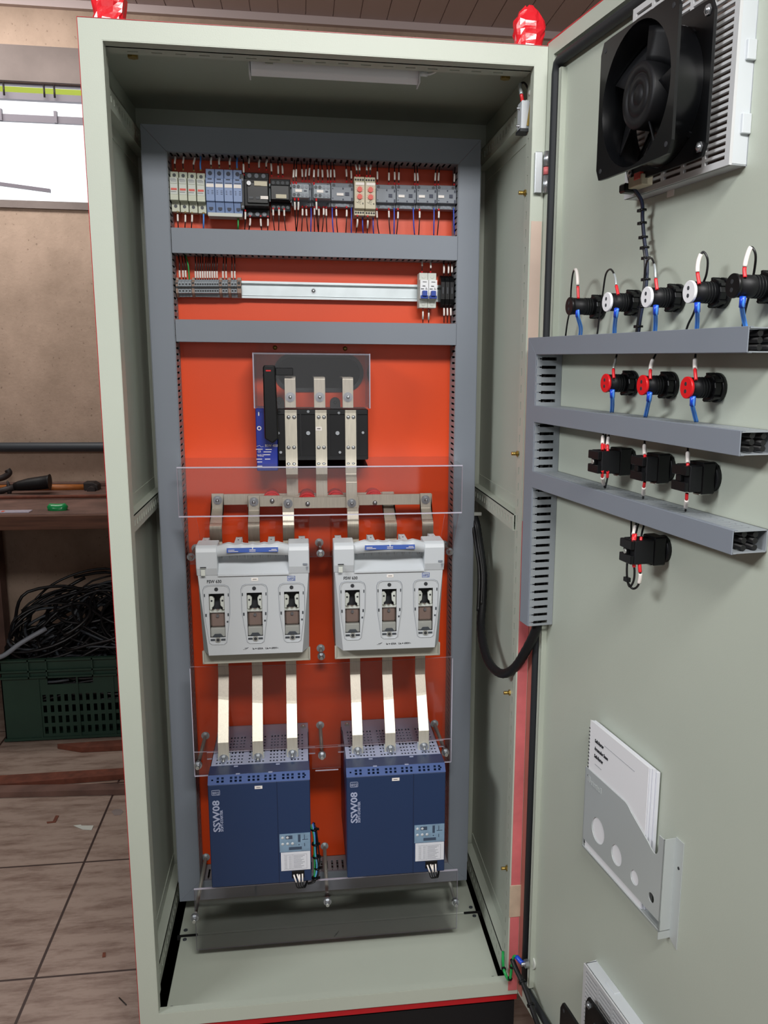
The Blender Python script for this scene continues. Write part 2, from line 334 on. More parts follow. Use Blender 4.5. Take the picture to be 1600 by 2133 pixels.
# red masking film down the hinge side
part(MB().box(.7015, .7205, -.0012, -.0001, -.02, .97), 'masking_film', 'red_film', cab, label='peeling pink red masking film')
part(MB().box(.7015, .7205, -.0012, -.0001, .975, 1.50), 'masking_film', 'cream_pink', cab, label='faded pinkish masking film')
t = MB().box(.699, .7225, -.0025, -.001, .150, .222); t.box(.7235, .7305, -.006, -.001, .158, .232)
part(t, 'masking_tape', 'tape_beige', cab, bev=.001)
def hinge(z0, z1):
    h = MB().box(.7035, .7165, -.010, .0, z0, z1).box(.7305, .7445, -.010, -.002, z0, z1, 0)
    k = MB().cyl((.7235, -.012, z0), (.7235, -.012, z0+(z1-z0)*.42), .0062, 16).cyl((.7235, -.012, z0+(z1-z0)*.44), (.7235, -.012, z0+(z1-z0)*.62), .0062, 16, mi=1).cyl((.7235, -.012, z0+(z1-z0)*.64), (.7235, -.012, z1), .0062, 16)
    hh = part(h, 'hinge', 'chrome', cab, bev=.001); part(k, 'hinge_pin', ['chrome', 'red_film'], hh)
hinge(1.545, 1.612)
def eye(x, z, w, h, seed):
    rr = random.Random(seed); m = MB(); n = 18; k = 9; vs = []; fs = []
    for j in range(k+1):
        v = j/k
        for i in range(n):
            a = 2*pi*i/n; ww = w*.5*(1 if v < .55 else math.sqrt(max(.02, 1-((v-.55)/.47)**2)))*(1-.08*math.sin(v*9)); d = .014*(1 if v < .6 else 1-(v-.6)*1.1)
            q = 1+rr.uniform(-.09, .09); vs.append((x+ww*q*(abs(math.cos(a))**.6)*(1 if math.cos(a) > 0 else -1), .032+d*q*(abs(math.sin(a))**.6)*(1 if math.sin(a) > 0 else -1), z+h*v+rr.uniform(-.002, .002)))
    for j in range(k): fs += [(j*n+i, j*n+(i+1) % n, (j+1)*n+(i+1) % n, (j+1)*n+i) for i in range(n)]
    fs.append(tuple(range(k*n, k*n+n))); m.add(vs, fs, 0, False)
    part(m, 'lifting_eye', 'red_tape', cab, label='lifting eye wrapped in crinkled red tape')
eye(.008, 1.781, .050, .072, 3); eye(.6955, 1.781, .052, .068, 5)
# door
U1 = .80
d = MB()
d.box(.0, U1, .0, .002, -.025, 1.782)                      # skin
d.box(-.004, .020, -.012, .0, -.028, 1.785).box(.02, U1, -.012, 0, 1.762, 1.785).box(.02, U1, -.012, 0, -.028, -.006)   # folded rim
d2 = MB(); d2.v = [tuple(DM @ V3(v)) for v in d.v]; d2.f, d2.m, d2.sm = d.f, d.m, d.sm
def dpart(mb, name, m, parent, **k):
    mb.v = [tuple(DM @ V3(v)) for v in mb.v]; return part(mb, name, m, parent, **k)
door = part(d2, 'door', 'cream', cab, label='wide open cabinet door seen from its inner side')
dpart(MB().box(-.006, U1, .002, .004, -.03, 1.787).box(-.0075, -.004, -.012, .004, -.03, 1.787).box(-.006, U1, -.0115, .004, 1.785, 1.788), 'outer_skin', 'red_paint', door)
gp = [(.027, -.009, .02), (.027, -.009, .6), (.027, -.009, 1.2), (.027, -.009, 1.73), (.031, -.009, 1.744), (.040, -.009, 1.748), (.2, -.009, 1.748), (.5, -.009, 1.748), (U1, -.009, 1.748)]
dpart(MB().tube(gp, .0085, 10).tube([(.027, -.009, .03), (.034, -.009, .008), (.05, -.009, .006), (U1, -.009, .006)], .0068, 10), 'gasket', 'rubber', door, label='black rubber door gasket')
dpart(MB().box(.040, .0412, -.011, 0, .02, 1.735).box(.040, .049, -.011, -.0098, .02, 1.735).box(.0478, .049, -.011, 0, .02, 1.735), 'stiffener', 'cream', door, label='folded stiffener channel along the hinge edge')
dpart(MB().box(-.0045, .0205, -.0135, -.012, -.02, .99), 'masking_film', 'red_brown', door, label='brownish red masking film on the door rim')
st = dpart(MB().cyl((.045, 0, .075), (.045, -.028, .075), .004, 10).cyl((.045, -.012, .075), (.045, -.02, .075), .0085, 6, smooth=False), 'earth_stud', 'chrome', door)
dpart(MB().cyl((.045, 0, .075), (.045, -.004, .075), .013, 16), 'earth_washer', 'offwhite', door)
# ------------------------------------------------------------------ mounting plate
YP = .404
# oval cable opening
def oval(x0, x1, z0, z1, n=16, k=1):
    r = (z1-z0)/2; cx0, cx1, cz = x0+r, x1-r, (z0+z1)/2
    return [(cx1+r*math.sin(pi*i/n), cz+r*math.cos(pi*i/n)) for i in range(n+1)]+[(cx0-r*math.sin(pi*i/n), cz-r*math.cos(pi*i/n)) for i in range(n+1)]
def holed(poly, loops, y0, y1, mi=0):
    """flat sheet in xz with holes via triangulated fill"""
    bm = bmesh.new(); es = []
    for loop in [poly]+loops:
        vs = [bm.verts.new((x, y0, z)) for x, z in loop]; es += [bm.edges.new((vs[i], vs[(i+1) % len(vs)])) for i in range(len(vs))]
    bmesh.ops.triangle_fill(bm, use_beauty=True, use_dissolve=False, edges=es)
    ex = bmesh.ops.extrude_face_region(bm, geom=bm.faces[:]); bmesh.ops.translate(bm, verts=[g for g in ex['geom'] if isinstance(g, bmesh.types.BMVert)], vec=(0, y1-y0, 0))
    bm.verts.ensure_lookup_table(); bm.verts.index_update(); m = MB(); m.add([v.co[:] for v in bm.verts], [tuple(v.index for v in f.verts) for f in bm.faces], mi); bm.free(); return m
def circle(cx, cz, r, n=24): return [(cx+r*math.cos(2*pi*i/n), cz+r*math.sin(2*pi*i/n)) for i in range(n)]
ox0, ox1, oz0, oz1 = .243, .437, 1.191, 1.273
O = oval(ox0, ox1, oz0, oz1); n = len(O)
h = holed([(0, .02), (.678, .02), (.678, 1.72), (0, 1.72)], [O], YP, YP+.0025)
plate = h.obj('mounting_plate', 'orange', base=(.339, YP, .02), label='bright orange mounting plate at the back of the cabinet', cat='mounting plate')
O2 = oval(ox0+.008, ox1-.008, oz0+.008, oz1-.008)
m = MB(); m.add([(x, YP-.004, z) for x, z in O]+[(x, YP-.004, z) for x, z in O2]+[(x, YP, z) for x, z in O]+[(x, YP+.01, z) for x, z in O2], [(i, (i+1) % n, n+(i+1) % n, n+i) for i in range(n)]+[(i, (i+1) % n, 2*n+(i+1) % n, 2*n+i) for i in range(n)]+[(n+i, n+(i+1) % n, 3*n+(i+1) % n, 3*n+i) for i in range(n)])
part(m, 'oval_grommet', 'rubber', plate)
part(MB().box(ox0, ox1, YP+.03, YP+.032, oz0, oz1), 'opening_shadow_plate', 'black_foam', plate)  # flat black sheet standing in for the shade behind the oval hole
for q in ((573, 724), (719, 726)):
    p = A(*q, YP); part(MB().dome((p.x, YP, p.z), (0, -1, 0), .005, .003, 12, 3), 'screw', 'brass', plate)
# ------------------------------------------------------------------ cable ducts on the plate
def duct(x0, x1, z0, z1, y1, dep, axis, label, frame='W', group=None, pitch=.0125, slot=.0045, mitre=None, open_end=False, slotr=(.3, .82), cov='duct', name='cable_duct', cover_x=None):
    """slotted trunking: base, two slotted walls and a smooth cover; y1 = wall side"""
    yf = y1-dep; t = thing(name, label, 'cable duct', ((x0+x1)/2, y1, z0), frame, group)
    b = MB(); w, h = x1-x0, z1-z0; L = h if axis == 'z' else w
    hol = [(i*pitch+.004, i*pitch+.004+slot, dep*slotr[0], dep*slotr[1]) for i in range(int((L-.004)/pitch))]+[(i*pitch+.004+slot*.3, i*pitch+.004+slot*.7, dep*slotr[1], dep*.97) for i in range(int((L-.004)/pitch))]
    th = .0014
    if axis == 'z':
        b.box(x0, x1, y1-.0015, y1, z0, z1)
        ho = [(a[2], a[3], a[0], a[1]) for a in hol]
        b.perf((x0, y1, z0), (0, -1, 0), (0, 0, 1), dep-.001, h, -th, ho); b.perf((x1, y1, z0), (0, -1, 0), (0, 0, 1), dep-.001, h, th, ho)
    else:
        b.box(x0, x1, y1-.0015, y1, z0, z1)
        b.perf((x0, y1, z1), (1, 0, 0), (0, -1, 0), w, dep-.001, -th, hol); b.perf((x0, y1, z0), (1, 0, 0), (0, -1, 0), w, dep-.001, th, hol)
    part(b, 'slotted_body', 'duct_side', t)
    iw = MB(); k_ = random.Random(int(x0*1e4+z0*1e3)); rr_ = min(dep, h if axis == 'x' else w)*.135
    for i in range(3):
        for j in range(max(2, int(3*(dep/.05)))):
            a_ = (i+.75)/3.5*(h if axis == 'x' else w); b_ = y1-.006-(j+.5)*(dep-.016)/max(2, int(3*(dep/.05)))
            if axis == 'x': iw.cyl((x0+.002, b_, z0+a_+k_.uniform(-.001, .001)), (x1-.004, b_, z0+a_+k_.uniform(-.001, .001)), rr_, 8)
            else: iw.cyl((x0+a_, b_, z0+.004), (x0+a_, b_, z1-.002), rr_, 8)
    part(iw, 'dark_wire_fill', 'wire_black', t)  # wires in the duct, packed in black so slots and open ends look dark
    c = MB(); c0, c1 = x0-.0008, x1+.0008; e0, e1 = z0-.0008, z1+.0008
    if mitre: c.prism(mitre, 'y', yf-.0014, yf)
    else: c.box(c0, c1, yf-.0014, yf, e0, e1)
    if axis == 'z': c.box(c0, c0+.0008, yf, yf+.006, z0, z1).box(c1-.0008, c1, yf, yf+.006, z0, z1)
    else: c.box(x0, x1, yf, yf+.006, e0, e0+.0008).box(x0, x1, yf, yf+.006, e1-.0008, e1)
    part(c, 'cover', cov, t, bev=.0006); return t
DD = .07
pxl, pxr = .0003, .6762
duct(pxl, .047, .0264+.048, 1.7064-.048, YP, DD, 'z', 'tall grey cable duct up the left edge of the orange plate', mitre=[(pxl, .0264), (.047, .0744), (.047, 1.6584), (pxl, 1.7064)])
duct(.631, pxr, .0264+.048, 1.7064-.048, YP, DD, 'z', 'tall grey cable duct up the right edge of the orange plate', mitre=[(pxr, .0264), (.631, .0744), (.631, 1.6584), (pxr, 1.7064)])
duct(.047, .631, 1.6584, 1.7064, YP, DD, 'x', 'grey cable duct across the top of the orange plate', mitre=[(pxl, 1.7066), (.0472, 1.6584), (.6308, 1.6584), (pxr, 1.7066)])
duct(.047, .631, .0264, .0744, YP, DD, 'x', 'grey cable duct across the bottom below the blue soft starters', mitre=[(pxl, .0264), (.0472, .0744), (.6308, .0744), (pxr, .0264)])
duct(.0505, .6295, 1.468, 1.515, YP, DD, 'x', 'grey cable duct between the contactor row and the terminal row')
duct(.0505, .6295, 1.294, 1.337, YP, DD, 'x', 'grey cable duct below the terminal row')
def din(z, x0, x1, label):
    m = MB(); y = YP; P = [(y, z-.0075), (y-.006, z-.0075)]
    m.box(x0, x1, y-.0125, y-.0115, z-.0125, z+.0125).box(x0, x1, y-.0125, y-.0045, z-.0135, z-.0125).box(x0, x1, y-.0125, y-.0045, z+.0125, z+.0135)
    m.box(x0, x1, y-.013+.0005, y-.0115, z-.0125, z+.0125)
    m.box(x0, x1, y-.0195, y-.0180, z-.0175, z-.012).box(x0, x1, y-.0195, y-.0180, z+.012, z+.0175).box(x0, x1, y-.0195, y-.0115, z-.0128, z-.0118).box(x0, x1, y-.0195, y-.0115, z+.0118, z+.0128)
    o = m.obj('mounting_rail', 'galv', base=((x0+x1)/2, YP, z), label=label, cat='rail')
    return o
RZ1 = 1.597; RZ2 = 1.403
din(RZ1, .049, .629, 'galvanised rail hidden behind the top row of devices')
r2 = din(RZ2, .049, .629, 'bare galvanised rail between terminal blocks and breaker')
p = A(653, 606, YP-.0125); part(MB().dome((p.x, YP-.0125, p.z), (0, -1, 0), .0045, .003, 12, 3).cyl((p.x, YP-.0125, p.z), (p.x, YP-.0135, p.z), .006), 'screw', 'chrome', r2)
# ------------------------------------------------------------------ lamp under the roof
L = thing('tube_lamp', 'slim white tube lamp fixed under the cabinet roof', 'lamp', (.37, .1, 1.776))
part(MB().box(.223, .516, .085, .115, 1.768, 1.776), 'lamp_body', 'offwhite', L)
q = [(.082, 1.768), (.118, 1.768), (.118, 1.758), (.112, 1.744), (.100, 1.737), (.088, 1.744), (.082, 1.758)]
part(MB().prism(q, 'x', .225, .514), 'diffuser', 'tube_white', L, bev=.001)
for x in (.222, .514): part(MB().box(x, x+.002, .080, .120, 1.736, 1.770), 'end_cap', 'white', L)
part(MB().box(.250, .263, .079, .083, 1.752, 1.772), 'clip', 'offwhite', L); part(MB().box(.493, .510, .0795, .0815, 1.760, 1.769), 'warning_label', 'yellow', L, label='yellow and black warning label')
part(MB().box(.496, .509, .0792, .0796, 1.7645, 1.769), 'label_print', 'ink', L)
part(MB().tube(spl([(.516, .1, 1.757), (.535, .09, 1.754), (.555, .08, 1.763), (.58, .06, 1.772)]), .0022, 8).cyl((.516, .1, 1.757), (.53, .094, 1.755), .005, 10), 'lamp_cord', 'white', L)
# limit switch
L = thing('limit_switch', 'small grey door limit switch with roller lever at top right', 'switch', (.71, .06, 1.66))
part(MB().box(.690, .7055, .045, .075, 1.660, 1.707), 'body', 'lightgrey', L, bev=.001)
part(MB().box(.688, .706, .043, .077, 1.656, 1.661), 'base', 'rubber', L)
part(MB().obox((.698, .040, 1.664), (.13, 0, .99), (1, 0, -.13), (0, -1, 0), .054, .004, .003), 'lever', 'brass', L)
part(MB().cyl((.706, .046, 1.718), (.706, .034, 1.718), .0055, 14), 'roller', 'offwhite', L)
for z in (1.668, 1.697): part(MB().dome((.690, .06, z), (-1, 0, 0), .003, .003, 10, 3).cyl((.692, .06, z), (.685, .06, z), .002, 8), 'screw', 'chrome', L)
wire(spl([(.695, .06, 1.707), (.692, .06, 1.722), (.692, .07, 1.738), (.702, .08, 1.745), (.712, .085, 1.735)]), .0019, 'wire_black', 'short black loop of wire above the limit switch', ferrule=(0, .2), marker=(.2, .55), markm='galv')
# ================================================================== DEVICES ON THE RAILS
def RC(x0, x1, y0, y1, Y):
    my, mx = (y0+y1)/2, (x0+x1)/2
    return A(x0, my, Y).x, A(x1, my, Y).x, A(mx, y1, Y).z, A(mx, y0, Y).z
def screw_face(mb, x, y, z, r=.0032, mi=0, mj=1):
    mb.cyl((x, y, z), (x, y-.0008, z), r, 12, mi=mi); mb.box(x-r*.7, x+r*.7, y-.0011, y-.0008, z-r*.15, z+r*.15, mi=mj)
def profile(x0, x1, z0, z1, yb, prof):
    """prof: list of (fraction of height from bottom, y) front outline -> prism along x"""
    h = z1-z0; P = [(yb, z0)]+[(y, z0+h*t) for t, y in prof]+[(yb, z1)]
    return MB().prism(P, 'x', x0, x1)
YB = YP-.0185
POS = ['first', 'second', 'third', 'fourth']
# four cream fuse holders
for i in range(4):
    x0, x1, z0, z1 = RC(353.5+i*18.7, 371.2+i*18.7, 354+i*1.2, 438+i*1.2, .345)
    t = thing('fuse_holder', 'cream fuse holder with red window, %s one from the left duct' % POS[i], 'fuse holder', ((x0+x1)/2, YB, z0), group='cream fuse holders at the left of the top row')
    h = z1-z0
    part(profile(x0+.0004, x1-.0004, z0, z1, YB, [(0, .362), (.24, .362), (.26, .345), (.82, .345), (.84, .360), (1, .360)]), 'body', 'fuse_cream', t, bev=.0006)
    part(MB().box(x0+.001, x1-.001, .3445, .346, z0+h*.40, z0+h*.66).box(x0+.001, x1-.001, .3440, .346, z0+h*.67, z0+h*.82), 'drawer', 'offwhite', t, bev=.0005)
    part(MB().box(x0+.0025, x1-.0025, .3438, .345, z0+h*.505, z0+h*.555), 'window', 'dial_red', t)
    part(MB().box(x0+.002, x1-.004, .3438, .3445, z0+h*.46, z0+h*.475).box(x0+.002, x1-.003, .3435, .344, z0+h*.75, z0+h*.765).box(x0+.003, x1-.003, .3435, .344, z0+h*.72, z0+h*.73).box(x0+.002, x1-.005, .3435, .344, z0+h*.78, z0+h*.79), 'printing', 'ink_soft', t)
    for zz, yy in ((.14, .362), (.91, .360)): part(MB().cyl(((x0+x1)/2, yy+.001, z0+h*zz), ((x0+x1)/2, yy-.0006, z0+h*zz), .0034, 14), 'terminal_screw', 'dev_dark', t)
# four blue surge arresters
for i in range(4):
    x0, x1, z0, z1 = RC(428.3+i*19.1, 447.2+i*19.1, 349+i*.8, 445+i*.8, .345)
    t = thing('surge_arrester', 'light blue surge arrester, %s one to the right of the cream fuse holders' % POS[i], 'surge arrester', ((x0+x1)/2, YB, z0), group='blue surge arresters in the top row'); h = z1-z0
    part(profile(x0+.0004, x1-.0004, z0, z1, YB, [(0, .358), (.27, .350), (.28, .345), (.78, .345), (.80, .356), (1, .358)]), 'body', 'fuse_blue', t, bev=.0006)
    part(MB().box(x0+.0015, x1-.0015, .3443, .3455, z0+h*.58, z0+h*.655), 'name_label', 'marker', t)
    p = MB()
    for j in range(3): p.box(x0+.0035, x0+.0065, .3445, .3451, z0+h*(.43+j*.035), z0+h*(.44+j*.035)).box(x1-.0065, x1-.0025, .3445, .3451, z0+h*(.43+j*.035), z0+h*(.44+j*.035))
    p.box(x0+.003, x1-.002, .3445, .3451, z0+h*.67, z0+h*.685).box(x0+.005, x1-.005, .3440, .3451, z0+h*.745, z0+h*.765)
    part(p, 'printing', 'navy_dark', t)
    for zz, yy in ((.14, .354), (.905, .357)): part(MB().cyl(((x0+x1)/2, yy+.001, z0+h*zz), ((x0+x1)/2, yy-.0008, z0+h*zz), .0042, 14), 'terminal_screw', 'navy_dark', t)
x0, x1, z0, z1 = RC(434, 505, 445.5, 451, .352)
MB().box(x0, x1, .345, YB, z0-.001, z1+.001).obj('comb_busbar', 'offwhite', base=(x0, .36, z0), label='pale comb bar joining the four blue surge arresters below', cat='busbar', bev=.0005)
# black contactors
x0, x1, z0, z1 = RC(509, 560, 354, 448, .335)
t = thing('contactor', 'large black contactor with round white button in the top row', 'contactor', ((x0+x1)/2, YB, z0)); h = z1-z0; w = x1-x0
part(profile(x0, x1, z0, z1, YB, [(0, .362), (.17, .362), (.2, .335), (.8, .335), (.83, .362), (1, .362)]), 'body', 'black_soft', t, bev=.001)
part(MB().box(x0+w*.12, x1-w*.03, .331, .336, z0+h*.26, z0+h*.72), 'front_cover', 'black', t, bev=.001)
part(MB().cyl((x0+w*.2, .332, z0+h*.69), (x0+w*.2, .326, z0+h*.69), .0042, 18), 'button', 'white', t)
part(MB().box(x0+w*.42, x1-w*.06, .3295, .332, z0+h*.64, z0+h*.745).box(x0+w*.42, x0+w*.68, .3285, .330, z0+h*.645, z0+h*.74), 'range_label', 'timer', t)
part(MB().box(x1-w*.34, x1-w*.03, .329, .331, z0+h*.35, z0+h*.42), 'name_label', 'marker', t)
part(MB().box(x0+w*.18, x0+w*.36, .3295, .331, z0+h*.35, z0+h*.4).box(x0+w*.48, x0+w*.62, .3295, .331, z0+h*.35, z0+h*.4), 'indicator', 'dev_dark', t)
for k in range(3):
    for zz in (.07, .93): part(MB().cyl((x0+w*(.2+.29*k), .3625, z0+h*zz), (x0+w*(.2+.29*k), .361, z0+h*zz), .0042, 14), 'terminal_screw', 'dev_grey', t)
xa0 = x0-.0085
ax = thing('auxiliary_contact', 'narrow black auxiliary contact left of the large black contactor', 'contact block', (xa0+.004, YB, z0+.01))
part(MB().box(xa0, x0-.0003, .348, YB, z0+.012, z1-.006), 'body', 'black', ax, bev=.0008)
for zz in (.2, .8): part(MB().cyl(((xa0+x0)/2, .348, z0+h*zz), ((xa0+x0)/2, .347, z0+h*zz), .0026, 12), 'terminal_screw', 'dev_grey', ax)
x0, x1, z0, z1 = RC(563, 605, 369, 437, .342)
t = thing('contactor', 'smaller black contactor with one cream label beside the grey ones', 'contactor', ((x0+x1)/2, YB, z0)); h = z1-z0; w = x1-x0
part(profile(x0, x1, z0, z1, YB, [(0, .362), (.24, .360), (.28, .342), (.76, .342), (.8, .360), (1, .362)]), 'body', 'black_soft', t, bev=.001)
part(MB().box(x0+w*.03, x1-w*.06, .338, .343, z0+h*.3, z0+h*.74), 'front_cover', 'black', t, bev=.001)
part(MB().box(x0+w*.28, x1-w*.2, .336, .338, z0+h*.34, z0+h*.46), 'name_label', 'timer', t)
for k in range(4):
    for zz in (.12, .88): part(MB().cyl((x0+w*(.15+.235*k), .361, z0+h*zz), (x0+w*(.15+.235*k), .3595, z0+h*zz), .0034, 12), 'terminal_screw', 'dev_dark', t)
# grey mini contactors
def grey(px0, px1, py0, py1, label, lab=None, seed=0, lights=True):
    x0, x1, z0, z1 = RC(px0, px1, py0, py1, .348); h = z1-z0; w = x1-x0
    t = thing('grey_contactor', label, 'contactor', ((x0+x1)/2, YB, z0), group='grey contactors in the top row')
    part(profile(x0+.0003, x1-.0003, z0, z1, YB, [(0, .360), (.2, .360), (.22, .348), (.80, .348), (.82, .360), (1, .360)]), 'body', 'dev_grey', t, bev=.0008)
    n = 4
    for k in range(n):
        for zz in (.1, .9):
            part(MB().cyl((x0+w*(.14+.24*k), .361, z0+h*zz), (x0+w*(.14+.24*k), .3590, z0+h*zz), .0031, 12), 'terminal_screw', 'dev_dark' if k in (0, 3) else 'duct', t)
    s = MB().box(x0+w*.62, x0+w*.80, .3465, .3485, z0+h*.44, z0+h*.58); s.box(x0+w*.88, x0+w*.95, .347, .3485, z0+h*.66, z0+h*.76).box(x0+w*.88, x0+w*.95, .347, .3485, z0+h*.24, z0+h*.36).box(x0+w*.5, x0+w*.56, .347, .3485, z0+h*.7, z0+h*.76).box(x0+w*.5, x0+w*.56, .347, .3485, z0+h*.25, z0+h*.31).box(x0+w*.06, x0+w*.1, .347, .3485, z0+h*.3, z0+h*.34).box(x0+w*.06, x0+w*.1, .347, .3485, z0+h*.7, z0+h*.74)
    part(s, 'slide_switch', 'navy_dark', t)
    if lab: part(MB().box(x0+w*lab, x0+w*(lab+.30), .3462, .348, z0+h*.43, z0+h*.535), 'name_label', 'marker', t)
    return t, (x0, x1, z0, z1)
grey(606.5, 649, 378, 427.5, 'grey contactor nearest the black contactors, under a small clip-on block')
grey(649.5, 689, 379, 428.5, 'second grey contactor from the black contactors, under a clip-on block')
grey(689.5, 737, 379, 429.5, 'grey contactor directly left of the two beige timer relays', .25)
grey(783.5, 825.5, 382.5, 433, 'unlabelled grey contactor directly right of the two beige timer relays')
grey(826, 867.5, 383, 433.5, 'grey contactor second to the right of the beige timers', .1)
grey(868, 910.5, 383.5, 434, 'second-last grey contactor of the top row, next but one to the right duct', .1)
grey(911, 951, 384, 434.5, 'last grey contactor of the top row, against the right duct', .05)
for px0, px1, py0, py1, tx in ((608, 644, 383, 411.5, 'left'), (653, 688.5, 384.5, 413, 'right')):
    x0, x1, z0, z1 = RC(px0, px1, py0, py1, .325); w = x1-x0; h = z1-z0
    t = thing('auxiliary_block', '%s of the two pale grey clip-on contact blocks on the grey contactors' % tx, 'contact block', ((x0+x1)/2, .347, z0), group='clip-on contact blocks')
    part(MB().box(x0, x1, .325, .3475, z0, z1), 'body', 'terminal', t, bev=.001)
    for k in range(4):
        for zz in (.2, .8): part(MB().cyl((x0+w*(.14+.24*k), .325, z0+h*zz), (x0+w*(.14+.24*k), .3238, z0+h*zz), .0033, 12), 'terminal_screw', 'dev_dark' if k < 2 else 'dev_grey', t)
    part(MB().box(x0+w*.2, x0+w*.58, .3238, .3255, z0+h*.4, z0+h*.6), 'name_label', 'marker', t)
    part(MB().box(x0+w*.7, x0+w*.86, .324, .3255, z0+h*.46, z0+h*.54), 'slot', 'navy_dark', t)
for px0, px1, py0, py1, tx in ((738.5, 760.2, 366, 447, 'left'), (761, 782.8, 367, 448, 'right')):
    x0, x1, z0, z1 = RC(px0, px1, py0, py1, .328); w = x1-x0; h = z1-z0
    t = thing('timer_relay', '%s of the two beige timer relays with two red dials' % tx, 'timer relay', ((x0+x1)/2, YB, z0), group='beige timer relays')
    part(profile(x0, x1, z0, z1, YB, [(0, .338), (.14, .338), (.16, .328), (.84, .328), (.86, .338), (1, .338)]), 'body', 'timer', t, bev=.0008)
    for k in range(4):
        for zz in (.07, .92): part(MB().cyl((x0+w*(.15+.235*k), .338, z0+h*zz), (x0+w*(.15+.235*k), .3368, z0+h*zz), .0019, 10), 'terminal_screw', 'ink', t)
    part(MB().box(x0+w*.12, x1-w*.06, .3268, .3285, z0+h*.76, z0+h*.83), 'name_label', 'marker', t)
    for zz in (.65, .46):
        cx, cz = (x0+x1)/2, z0+h*zz; dm = MB(); dm.cyl((cx, .328, cz), (cx, .3245, cz), .0052, 20); dm.box(cx-.001, cx+.001, .3238, .3246, cz-.004, cz+.004)
        for a in range(9):
            an = (a/8)*4.2-2.1+pi/2; dm.obox((cx+math.cos(an)*.0062, .3275, cz+math.sin(an)*.0062), (math.cos(an), 0, math.sin(an)), (-math.sin(an), 0, math.cos(an)), (0, 1, 0), .0018, .0006, .0005)
        part(dm, 'dial', 'dial_red', t)
    pr = MB()
    for a, b, c, d in ((.15, .33, .3, .30), (.3, .30, .42, .36), (.42, .28, .5, .37), (.55, .3, .62, .36), (.5, .27, .6, .27)):
        P0, P1 = V3((x0+w*a, .3278, z0+h*b)), V3((x0+w*c, .3278, z0+h*d)); pr.tube([P0, P1], .0003, 4)
    pr.box(x0+w*.76, x0+w*.84, .3272, .3282, z0+h*.27, z0+h*.31)
    part(pr, 'diagram', 'ink', t)
# ------------------------------------------------------------------ second row: terminals
def termblock(px0, px1, where, k, col='terminal'):
    x0, x1, z0, z1 = RC(px0, px1, 581, 617.5, .360); h = z1-z0; w = x1-x0
    t = thing('terminal_block', where, 'terminal block', ((x0+x1)/2, YB, z0), group='grey terminal blocks on the middle rail')
    part(profile(x0+.0001, x1-.0001, z0, z1, YB, [(0, .374), (.16, .370), (.2, .360), (.85, .360), (.9, .368), (1, .372)]), 'body', col, t)
    part(MB().box(x0, x1, .3590, .3605, z0+h*.44, z0+h*.58), 'marking_groove', 'black', t)
    for zz in (.32, .70): part(MB().cyl(((x0+x1)/2, .3602, z0+h*zz), ((x0+x1)/2, .3592, z0+h*zz), min(.0019, w*.4), 10), 'terminal_screw', 'ink', t)
def clamp(px0, px1, where):
    x0, x1, z0, z1 = RC(px0, px1, 577, 618.5, .362); h = z1-z0; w = x1-x0
    t = thing('end_clamp', where, 'end clamp', ((x0+x1)/2, YB, z0), group='tan end clamps on the middle rail')
    part(profile(x0, x1, z0, z1, YB, [(0, .378), (.2, .364), (.78, .362), (.86, .374), (1, .376)]), 'body', 'clamp_tan', t)
    part(MB().box(x0+w*.1, x1, .3605, .3625, z0+h*.46, z0+h*.54).cyl(((x0+x1)/2, .3632, z0+h*.7), ((x0+x1)/2, .361, z0+h*.7), w*.38, 10), 'slot', 'ink', t)
clamp(366, 371, 'tan end clamp at the far left of the terminal row')
for i in range(4): termblock(371.3+i*6.9, 378.0+i*6.9, 'grey terminal block in the leftmost cluster of four', 4)
clamp(399.5, 405, 'tan end clamp between the four-way and the ten-way cluster')
for i in range(10): termblock(405.2+i*5.08, 410.2+i*5.08, 'narrow grey terminal block in the long cluster of ten', 10)
clamp(456.5, 462.2, 'tan end clamp just right of the ten-way cluster')
for i in range(2): termblock(462.6+i*6, 468.4+i*6, 'grey terminal block in the pair nearest the ten-way cluster', 2)
clamp(475, 481, 'tan end clamp between the two small pairs of terminals')
for i in range(2): termblock(481.3+i*6.2, 487.3+i*6.2, 'grey terminal block in the last pair, beside the bare rail', 2)
clamp(494, 502, 'wide tan end clamp where the bare rail begins')
# breaker
x0, x1, z0, z1 = RC(874, 910, 568, 641, .345); h = z1-z0; w = x1-x0
t = thing('circuit_breaker', 'white two-pole circuit breaker with two blue toggles', 'circuit breaker', ((x0+x1)/2, YB, z0))
for k in range(2):
    a = x0+w*.5*k; b = a+w*.5
    p = part(profile(a+.0002, b-.0002, z0, z1, YB, [(0, .352), (.235, .352), (.245, .338), (.79, .338), (.80, .352), (1, .352)]), 'pole', 'offwhite', t, bev=.0008)
    ww = w*.5
    part(MB().box(a+ww*.03, b-ww*.03, .3368, .3385, z0+h*.25, z0+h*.785), 'front_label', 'white', t)
    tg = MB().box(a+ww*.22, b-ww*.24, .325, .337, z0+h*.32, z0+h*.47).box(a+ww*.05, b-ww*.08, .331, .337, z0+h*.25, z0+h*.34); part(tg, 'toggle', 'toggle_blue', t, bev=.0008)
    part(MB().box(a+ww*.28, a+ww*.6, .3360, .337, z0+h*.60, z0+h*.62).box(a+ww*.1, a+ww*.45, .3360, .337, z0+h*.52, z0+h*.54).box(a+ww*.6, a+ww*.85, .3360, .337, z0+h*.52, z0+h*.53).box(a+ww*.68, a+ww*.72, .3360, .337, z0+h*.52, z0+h*.575).box(a+ww*.3, a+ww*.75, .3360, .337, z0+h*.72, z0+h*.735), 'printing', 'ink', t)
    for zz in (.11, .895): part(MB().cyl((a+ww*.5, .3525, z0+h*zz), (a+ww*.5, .3510, z0+h*zz), .0038, 16), 'terminal_screw', 'steel', t)
